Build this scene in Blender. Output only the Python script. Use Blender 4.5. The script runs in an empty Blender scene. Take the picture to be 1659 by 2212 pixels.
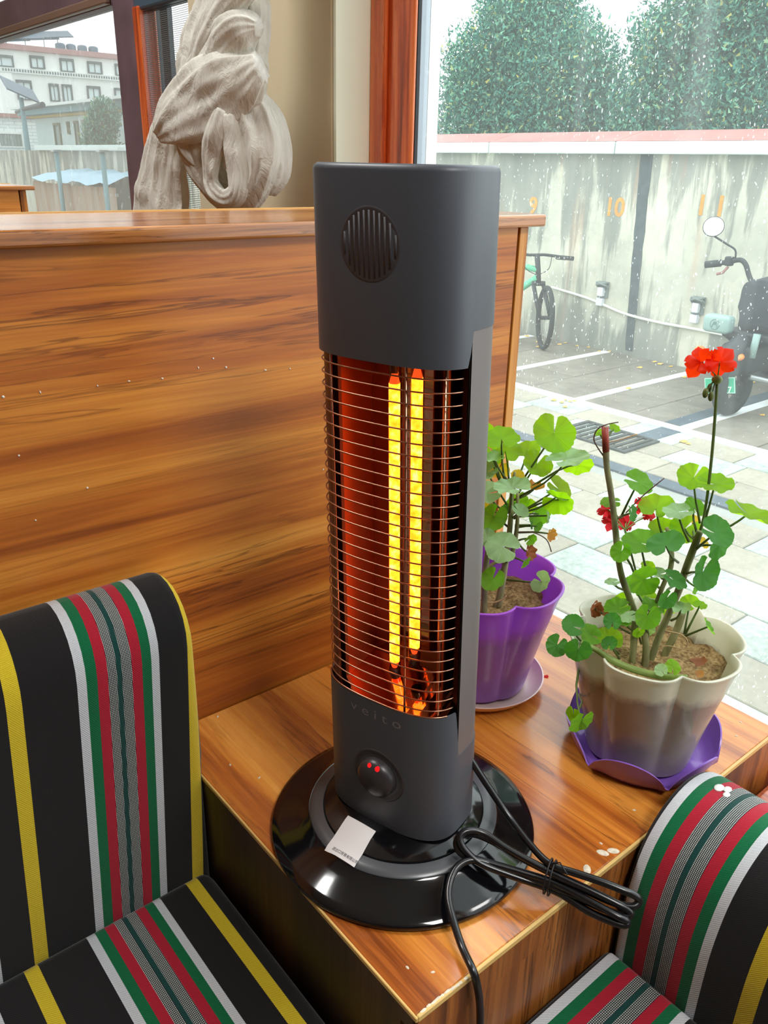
import bpy, bmesh, math, random
from mathutils import Vector, Matrix, noise
random.seed(7)
sc = bpy.context.scene
# ---------------------------------------------------------------- camera
cam_d = bpy.data.cameras.new('camera'); cam = bpy.data.objects.new('camera', cam_d)
sc.collection.objects.link(cam); sc.camera = cam
cam_d.sensor_fit = 'HORIZONTAL'; cam_d.sensor_width = 36.0
cam_d.lens = 36.0 * 1775.0 / 1659.0
cam_d.clip_start = 0.02; cam_d.clip_end = 400
YAW, PITCH, ROLL = math.radians(50.15), math.radians(22.95), math.radians(1.25)
CAM = Vector((0, 0, 1.18))
_fh = Vector((math.cos(YAW), math.sin(YAW), 0)); _up = Vector((0, 0, 1))
_fw = _fh * math.cos(PITCH) - _up * math.sin(PITCH)
_rt = _fw.cross(_up).normalized(); _dn = _fw.cross(_rt)
_c, _s = math.cos(ROLL), math.sin(ROLL)
_r2 = _rt * _c - _dn * _s; _d2 = _dn * _c + _rt * _s
_m = Matrix((_r2, -_d2, -_fw)).transposed().to_4x4(); _m.translation = CAM
cam.matrix_world = _m
# ---------------------------------------------------------------- sky, lights, exposure
SKY = 3.3
w = bpy.data.worlds.new('overcast_sky'); sc.world = w; w.use_nodes = True
bg = w.node_tree.nodes['Background']; bg.inputs[0].default_value = (0.93, 0.98, 1.0, 1); bg.inputs[1].default_value = SKY
sc.view_settings.view_transform = 'Standard'; sc.view_settings.look = 'None'
sc.view_settings.exposure = 0.0; sc.view_settings.gamma = 1.0; sc.view_settings.use_curve_mapping = False
sc.cycles.use_denoising = True
sc.cycles.max_bounces = 10; sc.cycles.diffuse_bounces = 5; sc.cycles.glossy_bounces = 5
sc.cycles.transparent_max_bounces = 16; sc.cycles.sample_clamp_indirect = 6.0
sc.cycles.caustics_reflective = False; sc.cycles.caustics_refractive = False
def area(name, loc, target, sx, sy, power, col=(1, 1, 1), portal=False):
    l = bpy.data.lights.new(name, 'AREA'); l.shape = 'RECTANGLE'; l.size = sx; l.size_y = sy
    l.energy = power; l.color = col
    if portal: l.cycles.is_portal = True
    o = bpy.data.objects.new(name, l); sc.collection.objects.link(o)
    o.location = loc; d = Vector(target) - Vector(loc)
    o.rotation_euler = d.to_track_quat('-Z', 'Y').to_euler()
    return o
area('portal_light', (0.93, -0.55, 1.55), (0, -0.55, 1.55), 2.9, 2.1, 1, portal=True)
area('portal_light', (0.93, 2.6, 1.7), (0, 2.6, 1.7), 2.1, 1.5, 1, portal=True)

# ---------------------------------------------------------------- helpers
COL = sc.collection
def shade(me, smooth=True):
    for p in me.polygons: p.use_smooth = smooth
def obj(name, bm, mat=None, parent=None, smooth=False, origin=None, autosmooth=None):
    me = bpy.data.meshes.new(name)
    if isinstance(bm, bmesh.types.BMesh):
        if origin is not None: bmesh.ops.translate(bm, verts=bm.verts, vec=-Vector(origin))
        bm.normal_update(); bm.to_mesh(me); bm.free()
    else:
        me.from_pydata(*bm); me.update()
    if smooth: shade(me)
    if autosmooth is not None:
        shade(me)
        try: me.set_sharp_from_angle(angle=math.radians(autosmooth))
        except Exception: pass
    for m in (mat if isinstance(mat, (list, tuple)) else [mat]):
        if m is not None: me.materials.append(m)
    o = bpy.data.objects.new(name, me); COL.objects.link(o)
    if origin is not None: o.location = origin
    if parent is not None: setp(o, parent)
    return o
def setp(o, parent):
    o.parent = parent; o.matrix_parent_inverse = world(parent).inverted()
def world(o):
    m = Matrix.LocRotScale(o.location, o.rotation_euler, o.scale)
    return world(o.parent) @ o.matrix_parent_inverse @ m if o.parent else m
def tag(o, label, cat, group=None, kind=None):
    o['label'] = label; o['category'] = cat
    if group: o['group'] = group
    if kind: o['kind'] = kind
    return o
def thing(name, label, cat, loc, group=None):
    o = bpy.data.objects.new(name, None); COL.objects.link(o); o.location = loc
    o.empty_display_size = 0.05
    return tag(o, label, cat, group)
def structure(o):
    o['kind'] = 'structure'; return o
def box(bm, x0, x1, y0, y1, z0, z1, bev=0.0, seg=2, mi=0):
    v = [bm.verts.new(p) for p in ((x0,y0,z0),(x1,y0,z0),(x1,y1,z0),(x0,y1,z0),(x0,y0,z1),(x1,y0,z1),(x1,y1,z1),(x0,y1,z1))]
    fs = [bm.faces.new([v[i] for i in q]) for q in ((3,2,1,0),(4,5,6,7),(0,1,5,4),(1,2,6,5),(2,3,7,6),(3,0,4,7))]
    for f in fs: f.material_index = mi
    if bev > 0:
        es = list({e for f in fs for e in f.edges})
        bmesh.ops.bevel(bm, geom=es, offset=bev, segments=seg, affect='EDGES', profile=0.5)
    return bm
def B(*a, **k):
    return box(bmesh.new(), *a, **k)
def frame(d):
    d = d.normalized(); a = Vector((0,0,1)) if abs(d.z) < 0.9 else Vector((1,0,0))
    u = d.cross(a).normalized(); return u, d.cross(u).normalized()
def tube(bm, pts, rad, n=8, mi=0, caps=True):
    pts = [Vector(p) for p in pts]
    if not isinstance(rad, (list, tuple)): rad = [rad]*len(pts)
    rings = []; pu = None
    for i, p in enumerate(pts):
        d = (pts[min(i+1, len(pts)-1)] - pts[max(i-1, 0)])
        if d.length < 1e-9: d = Vector((0,0,1))
        d.normalize()
        if pu is None: u, v = frame(d)
        else:
            u = pu - d*pu.dot(d)
            if u.length < 1e-6: u, v = frame(d)
            u.normalize(); v = d.cross(u)
        pu = u
        rings.append([bm.verts.new(p + (u*math.cos(2*math.pi*k/n) + v*math.sin(2*math.pi*k/n))*rad[i]) for k in range(n)])
    for a, b in zip(rings, rings[1:]):
        for k in range(n):
            bm.faces.new((a[k], a[(k+1)%n], b[(k+1)%n], b[k])).material_index = mi
    if caps:
        bm.faces.new(rings[0][::-1]).material_index = mi; bm.faces.new(rings[-1]).material_index = mi
    return bm
def smooth_pts(pts, sub=4):
    """Catmull-Rom through rows of numbers"""
    P = [tuple(p) for p in pts]; out = []
    for i in range(len(P)-1):
        a, b, c, d = P[max(i-1,0)], P[i], P[i+1], P[min(i+2,len(P)-1)]
        for s in range(sub):
            t = s/sub
            out.append(tuple(0.5*((2*b[k]) + (-a[k]+c[k])*t + (2*a[k]-5*b[k]+4*c[k]-d[k])*t*t + (-a[k]+3*b[k]-3*c[k]+d[k])*t**3) for k in range(len(b))))
    out.append(P[-1]); return out
def lathe(bm, prof, cx=0, cy=0, n=48, mi=0, cap_first=False, cap_last=False, rfun=None):
    rings = []
    for r, z in prof:
        rings.append([bm.verts.new((cx + r*(rfun(2*math.pi*k/n, z) if rfun else 1)*math.cos(2*math.pi*k/n), cy + r*(rfun(2*math.pi*k/n, z) if rfun else 1)*math.sin(2*math.pi*k/n), z)) for k in range(n)])
    for a, b in zip(rings, rings[1:]):
        for k in range(n): bm.faces.new((a[k], a[(k+1)%n], b[(k+1)%n], b[k])).material_index = mi
    if cap_first: bm.faces.new(rings[0][::-1]).material_index = mi
    if cap_last: bm.faces.new(rings[-1]).material_index = mi
    return bm
def ellipsoid(bm, c, r, rot=None, n=12, m=8, mi=0):
    M = Matrix.Translation(c) @ (rot.to_4x4() if rot else Matrix.Identity(4)) @ Matrix.Diagonal((*r, 1))
    g = bmesh.ops.create_uvsphere(bm, u_segments=n, v_segments=m, radius=1.0, matrix=M)
    for v in g['verts']:
        for f in v.link_faces: f.material_index = mi
    return bm
def text_mesh(body, size, extrude=0.0, align='CENTER', bold=0.0):
    c = bpy.data.curves.new('lettering', 'FONT'); c.body = body; c.size = size; c.extrude = extrude
    c.offset = bold; c.align_x = align; c.align_y = 'CENTER'; c.resolution_u = 4
    t = bpy.data.objects.new('lettering', c); COL.objects.link(t)
    bpy.context.view_layer.update()
    me = bpy.data.meshes.new_from_object(t.evaluated_get(bpy.context.evaluated_depsgraph_get()))
    bpy.data.objects.remove(t); bpy.data.curves.remove(c)
    return me
def text_obj(name, body, size, M, mat, parent=None, extrude=0.0005, bold=0.0):
    me = text_mesh(body, size, extrude, bold=bold)
    me.transform(M); me.materials.clear(); me.materials.append(mat); me.name = name
    o = bpy.data.objects.new(name, me); COL.objects.link(o)
    if parent is not None: setp(o, parent)
    return o

# ---------------------------------------------------------------- materials
class NT:
    def __init__(s, name):
        s.m = bpy.data.materials.new(name); s.m.use_nodes = True; s.t = s.m.node_tree
        s.t.nodes.clear(); s.out = s.n('ShaderNodeOutputMaterial')
    def n(s, typ, **kw):
        nd = s.t.nodes.new(typ)
        for k, v in kw.items(): setattr(nd, k, v)
        return nd
    def l(s, a, b): s.t.links.new(a, b)
    def val(s, sock, v):
        if hasattr(v, 'node'): s.l(v, sock)
        else: sock.default_value = v
    def coord(s, which='Object', scale=(1,1,1), rot=(0,0,0), loc=(0,0,0)):
        tc = s.n('ShaderNodeTexCoord'); mp = s.n('ShaderNodeMapping')
        mp.inputs['Scale'].default_value = scale; mp.inputs['Rotation'].default_value = rot; mp.inputs['Location'].default_value = loc
        s.l(tc.outputs[which], mp.inputs[0]); return mp.outputs[0]
    def noise(s, vec, scale=5, detail=4, rough=0.5, dist=0.0):
        nd = s.n('ShaderNodeTexNoise'); s.l(vec, nd.inputs['Vector'])
        nd.inputs['Scale'].default_value = scale; nd.inputs['Detail'].default_value = detail
        nd.inputs['Roughness'].default_value = rough; nd.inputs['Distortion'].default_value = dist
        return nd.outputs['Fac']
    def ramp(s, fac, stops, interp='LINEAR'):
        r = s.n('ShaderNodeValToRGB'); cr = r.color_ramp; cr.interpolation = interp
        while len(cr.elements) < len(stops): cr.elements.new(0.5)
        for e, (p, c) in zip(cr.elements, stops):
            e.position = p; e.color = (*c, 1) if len(c) == 3 else c
        s.l(fac, r.inputs[0]); return r.outputs[0]
    def mix(s, fac, a, b, mode='MIX'):
        m = s.n('ShaderNodeMix', data_type='RGBA', blend_type=mode)
        s.val(m.inputs[0], fac)
        for sk, v in ((m.inputs[6], a), (m.inputs[7], b)):
            if hasattr(v, 'node'): s.l(v, sk)
            else: sk.default_value = (*v, 1) if len(v) == 3 else v
        return m.outputs[2]
    def math(s, op, a, b=0.0, c=None):
        m = s.n('ShaderNodeMath', operation=op); s.val(m.inputs[0], a); s.val(m.inputs[1], b)
        if c is not None: s.val(m.inputs[2], c)
        return m.outputs[0]
    def bump(s, h, strength=0.2, dist=0.002):
        b = s.n('ShaderNodeBump'); b.inputs['Strength'].default_value = strength; b.inputs['Distance'].default_value = dist
        s.l(h, b.inputs['Height']); return b.outputs[0]
    def pbr(s, col, rough=0.5, metal=0.0, normal=None, spec=0.5, **kw):
        p = s.n('ShaderNodeBsdfPrincipled')
        if hasattr(col, 'node'): s.l(col, p.inputs['Base Color'])
        else: p.inputs['Base Color'].default_value = (*col, 1)
        s.val(p.inputs['Roughness'], rough); p.inputs['Metallic'].default_value = metal
        p.inputs['Specular IOR Level'].default_value = spec
        if normal is not None: s.l(normal, p.inputs['Normal'])
        for k, v in kw.items(): p.inputs[k.replace('_', ' ')].default_value = v
        return p.outputs[0]
    def done(s, sh): s.l(sh, s.out.inputs[0]); return s.m
def plain(name, col, rough=0.5, metal=0.0, var=0.0, scale=40, spec=0.5, **kw):
    t = NT(name); c = col
    if var:
        f = t.noise(t.coord(), scale, 4)
        c = t.ramp(f, [(0.3, tuple(x*(1-var) for x in col)), (0.7, tuple(min(1, x*(1+var)) for x in col))])
    return t.done(t.pbr(c, rough, metal, spec=spec, **kw))
def srgb(r, g, b):
    f = lambda c: (c/255/12.92) if c/255 <= 0.04045 else ((c/255+0.055)/1.055)**2.4
    return (f(r), f(g), f(b))
def wood(name, along='X', pal=None, across=7.0, rough=0.3, seed=0.0, coat=0.0):
    """long figured grain; along = axis of the grain, the other two axes cut across it"""
    pal = pal or [srgb(130,64,24), srgb(178,98,34), srgb(208,130,50), srgb(228,156,70)]
    t = NT(name)
    lo = across*0.042
    sca = {'X': (lo, across, across), 'Y': (across, lo, across), 'Z': (across, across, lo)}[along]
    v = t.coord('Object', sca, loc=(seed, seed*1.7, seed*0.6))
    warp = t.n('ShaderNodeTexNoise'); t.l(v, warp.inputs['Vector']); warp.inputs['Scale'].default_value = 1.1; warp.inputs['Detail'].default_value = 2
    ad = t.n('ShaderNodeVectorMath', operation='MULTIPLY_ADD'); t.l(warp.outputs['Color'], ad.inputs[0]); ad.inputs[1].default_value = (0.55, 0.55, 0.55); t.l(v, ad.inputs[2])
    broad = t.noise(ad.outputs[0], 1.5, 3, 0.5, 0.3)
    mid = t.noise(ad.outputs[0], 5.5, 5, 0.62, 0.5)
    tone = t.math('ADD', t.math('MULTIPLY', broad, 0.55), t.math('MULTIPLY', mid, 0.45))
    base = t.ramp(tone, [(0.36, pal[0]), (0.45, pal[1]), (0.52, pal[2]), (0.62, pal[3])])
    line = t.noise(ad.outputs[0], 6.5, 4, 0.6, 0.6)
    lk = t.ramp(line, [(0.450, (0,0,0)), (0.492, (1,1,1)), (0.500, (0.2,0.2,0.2)), (0.53, (0,0,0))])
    pres = t.ramp(t.noise(v, 1.3, 3), [(0.40, (0.1,)*3), (0.60, (1,1,1))])
    lk2 = t.math('MULTIPLY', lk, pres)
    c1 = t.mix(t.math('MULTIPLY', lk2, 0.8), base, tuple(x*0.6 for x in pal[0]))
    sf = {'X': (6, 260, 260), 'Y': (260, 6, 260), 'Z': (260, 260, 6)}[along]
    fib = t.noise(t.coord('Object', sf), 1.0, 3, 0.6)
    c2 = t.mix(0.35, c1, t.ramp(fib, [(0.35, (0.35,0.35,0.35)), (0.65, (0.66,0.66,0.66))]), 'OVERLAY')
    rg = t.math('ADD', t.math('MULTIPLY', fib, 0.14), rough-0.05)
    sh = t.pbr(c2, rg, normal=t.bump(fib, 0.05, 0.0006), spec=0.5, Coat_Weight=coat, Coat_Roughness=0.12)
    return t.done(sh)
def fabric(name, mapping, skew=0.0):
    """woven stripe cloth; mapping = (axis, origin, period, sign) of the stripe repeat"""
    ax, s0, per, sg = mapping
    t = NT(name); tc = t.n('ShaderNodeTexCoord'); sp = t.n('ShaderNodeSeparateXYZ'); t.l(tc.outputs['Object'], sp.inputs[0])
    a = sp.outputs[ax]; other = sp.outputs[1-ax]; zz = sp.outputs[2]
    u = t.math('FRACT', t.math('MULTIPLY', t.math('SUBTRACT', t.math('SUBTRACT', a, t.math('MULTIPLY', t.math('SUBTRACT', sp.outputs[2], .68), skew)), s0), sg/per))
    run = t.math('ADD', zz, t.math('MULTIPLY', other, 1.0))
    K = srgb(27,25,26); W = srgb(205,208,214); G = srgb(6,104,62); R = srgb(176,28,50); Y = srgb(214,188,42); T = srgb(18,66,62); C = (0.5,0,0.5)
    seq = [(0, Y), (.077, K), (.356, W), (.41, G), (.466, R), (.527, C), (.578, T), (.603, C), (.661, R), (.722, G), (.777, W), (.824, K)]
    col = t.ramp(u, seq, 'CONSTANT')
    chk = t.ramp(u, [(0,(0,0,0)), (.527,(1,1,1)), (.578,(0,0,0)), (.603,(1,1,1)), (.661,(0,0,0))], 'CONSTANT')
    s1 = t.math('SINE', t.math('MULTIPLY', a, 2*math.pi/(per*0.0085)))
    s2 = t.math('SINE', t.math('MULTIPLY', run, 2*math.pi/(per*0.0115)))
    cf = t.math('MULTIPLY', t.math('GREATER_THAN', s1, -0.1), t.math('GREATER_THAN', s2, -0.45))
    cc = t.mix(cf, srgb(18,22,32), srgb(205,210,205))
    c1 = t.mix(chk, col, cc)
    # twill: fine diagonal rib that dips to the dark warp
    tw = t.math('SINE', t.math('MULTIPLY', t.math('ADD', a, t.math('MULTIPLY', run, 0.75)), 2*math.pi/0.0019))
    c2 = t.mix(t.math('MULTIPLY', t.math('LESS_THAN', tw, -0.35), 0.30), c1, srgb(22,24,26))
    nz = t.noise(t.coord('Object', (1,1,1)), 900, 2)
    c3 = t.mix(0.25, c2, t.ramp(nz, [(0.3,(0.3,0.3,0.3)), (0.7,(0.7,0.7,0.7))]), 'OVERLAY')
    nap = t.noise(t.coord('Object', (1,1,1)), 60, 3)
    return t.done(t.pbr(c3, 0.92, normal=t.bump(t.math('ADD', tw, nz), 0.25, 0.0004), spec=0.2, Sheen_Weight=0.15))
LEAVES_A=[[0.6501,0.5098,0.9295,0.0223,-0.529,-0.626,0.573,0.457,0.359,0.814,0,0.6305,0.5339,0.8686],
[0.6012,0.5371,0.9257,0.0188,-0.201,-0.214,0.956,-0.602,-0.743,-0.293,0,0.6177,0.5426,0.874],
[0.6521,0.4909,0.9064,0.0227,-0.132,-0.008,0.991,-0.99,0.058,-0.131,3,0.629,0.5325,0.8561],
[0.6827,0.5,0.8913,0.0166,-0.658,-0.606,-0.447,-0.705,0.287,0.649,0,0.6428,0.5254,0.8684],
[0.6491,0.5272,0.8916,0.0166,-0.286,-0.66,0.695,0.783,0.257,0.567,0,0.6324,0.5347,0.8599],
[0.6651,0.5548,0.8962,0.0146,-0.306,-0.134,0.942,-0.052,-0.986,-0.157,0,0.6334,0.5428,0.8651],
[0.6346,0.5597,0.8999,0.0178,-0.521,-0.004,0.854,-0.677,-0.607,-0.416,0,0.6272,0.5439,0.8662],
[0.5976,0.5411,0.9039,0.0119,-0.153,0.095,0.984,0.758,-0.627,0.178,3,0.6203,0.5397,0.8744],
[0.6059,0.5617,0.9112,0.0155,-0.807,-0.088,0.583,-0.089,-0.959,-0.267,0,0.6213,0.5446,0.8621],
[0.6803,0.5199,0.8583,0.0166,0.025,-0.724,0.689,-0.561,0.56,0.609,0,0.6368,0.5358,0.8343],
[0.6495,0.4942,0.861,0.0174,-0.82,-0.368,-0.438,-0.535,0.763,0.362,0,0.6291,0.5325,0.8374],
[0.6481,0.4961,0.8649,0.0145,0.252,-0.169,0.953,-0.602,0.743,0.291,3,0.6306,0.5306,0.8376],
[0.5958,0.5129,0.8816,0.0197,-0.089,0.048,0.995,-0.071,-0.997,0.042,3,0.6198,0.5341,0.8392],
[0.5869,0.538,0.8691,0.0158,-0.449,-0.138,0.883,0.601,-0.778,0.184,3,0.6197,0.5373,0.8382],
[0.5926,0.5317,0.8438,0.0154,-0.634,-0.771,0.052,0.295,-0.18,0.938,1,0.6221,0.5345,0.8222],
[0.6614,0.5278,0.8308,0.0137,-0.333,-0.92,-0.207,-0.932,0.287,0.223,1,0.6323,0.5379,0.8293],
[0.5777,0.5033,0.8247,0.0188,-0.509,-0.286,0.812,0.366,-0.926,-0.096,3,0.6181,0.53,0.7836],
[0.5818,0.5287,0.8229,0.0106,-0.463,-0.403,0.789,0.427,-0.882,-0.2,3,0.6119,0.5431,0.7998],
[0.573,0.5087,0.7863,0.0134,-0.737,-0.185,0.65,0.665,-0.027,0.746,1,0.6136,0.5352,0.7744],
[0.6288,0.4883,0.7738,0.0123,-0.875,0.084,0.477,0.163,0.979,0.126,7,0.622,0.5346,0.7594],
[0.6416,0.5205,0.8088,0.0075,-0.287,-0.916,-0.281,-0.712,0.4,-0.577,1,0.6314,0.5329,0.8038],
[0.6097,0.512,0.8519,0.0105,-0.001,-0.532,0.847,-0.197,0.83,0.522,3,0.6231,0.5333,0.8333],
[0.6292,0.5354,0.8799,0.0073,-0.394,-0.456,0.798,-0.497,-0.625,-0.602,4,0.6276,0.5373,0.8629],
[0.6486,0.5278,0.8626,0.0109,0.044,-0.157,0.987,-0.661,0.736,0.146,5,0.6297,0.5379,0.8516],
[0.6458,0.4991,0.8216,0.0079,-0.097,-0.995,0.014,0.061,0.008,0.998,5,0.6318,0.5292,0.816],
[0.6251,0.5091,0.8019,0.0094,0.045,-0.949,0.312,0.233,0.313,0.921,6,0.6291,0.5293,0.8085],
[0.6457,0.5154,0.8239,0.007,-0.04,-0.981,-0.191,-0.889,-0.052,0.455,1,0.6305,0.5339,0.8202],
[0.6413,0.5209,0.8253,0.005,0.374,-0.903,0.212,0.233,0.313,0.921,2,0.6304,0.5341,0.8229],
[0.6007,0.4916,0.8046,0.0076,0.088,-0.949,-0.304,0.031,-0.303,0.953,1,0.6209,0.5297,0.7884],
[0.6515,0.508,0.8379,0.0089,0.58,-0.804,0.127,0.271,0.337,0.902,3,0.6323,0.5317,0.8341],
[0.6,0.5533,0.8473,0.0084,-0.964,-0.052,0.262,0.265,-0.068,0.962,4,0.6214,0.5415,0.8309],
[0.6311,0.5637,0.879,0.012,-0.582,-0.721,-0.375,-0.058,-0.424,0.904,4,0.6275,0.5436,0.8609],
[0.6537,0.5529,0.8381,0.0133,-0.488,-0.868,-0.091,-0.167,-0.01,0.986,1,0.6329,0.5403,0.8338],
[0.6606,0.5447,0.8319,0.0123,-0.247,-0.958,-0.146,-0.441,-0.023,0.897,0,0.6329,0.5403,0.8338],
[0.6079,0.5595,0.8816,0.0137,-0.521,-0.004,0.854,0.743,-0.494,0.451,3,0.6237,0.5419,0.8464],
[0.6167,0.5794,0.9158,0.0148,-0.571,-0.163,0.805,-0.238,-0.905,-0.352,0,0.6205,0.5515,0.8707],
[0.6405,0.5529,0.8358,0.0102,-0.558,-0.694,-0.455,-0.302,-0.34,0.89,2,0.6307,0.5398,0.829]]
STEMS_A=[[[0.5911,0.5333,0.7332,0.0035],[0.5899,0.5348,0.7763,0.0035],[0.5906,0.534,0.804,0.0029],[0.5915,0.5329,0.8257,0.0024]],
[[0.6164,0.535,0.7332,0.0039],[0.618,0.5331,0.7682,0.0036],[0.6193,0.5316,0.8076,0.003],[0.6195,0.5314,0.8349,0.0027],[0.6188,0.5322,0.8666,0.0022],[0.6196,0.5313,0.8874,0.0014]],
[[0.6227,0.5277,0.7915,0.0025],[0.6241,0.526,0.8139,0.0025],[0.6242,0.5259,0.8356,0.002],[0.6226,0.5277,0.8645,0.0017]],
[[0.6051,0.5477,0.7719,0.002],[0.6114,0.5407,0.7813,0.002],[0.6177,0.5334,0.7868,0.002]],
[[0.6118,0.5402,0.7146,0.0031],[0.6151,0.5365,0.7329,0.0031],[0.6172,0.5341,0.745,0.0026]]]
TWIGS_A=[[[0.6174,0.5184,0.8239,0.0006],[0.6271,0.5066,0.8255,0.0006],[0.6365,0.4948,0.8192,0.0006],[0.6405,0.4895,0.8055,0.0006]],
[[0.5942,0.5448,0.741,0.0008],[0.6029,0.5352,0.7365,0.0008],[0.611,0.5259,0.7419,0.0008],[0.6137,0.5228,0.747,0.0007]]]
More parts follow.
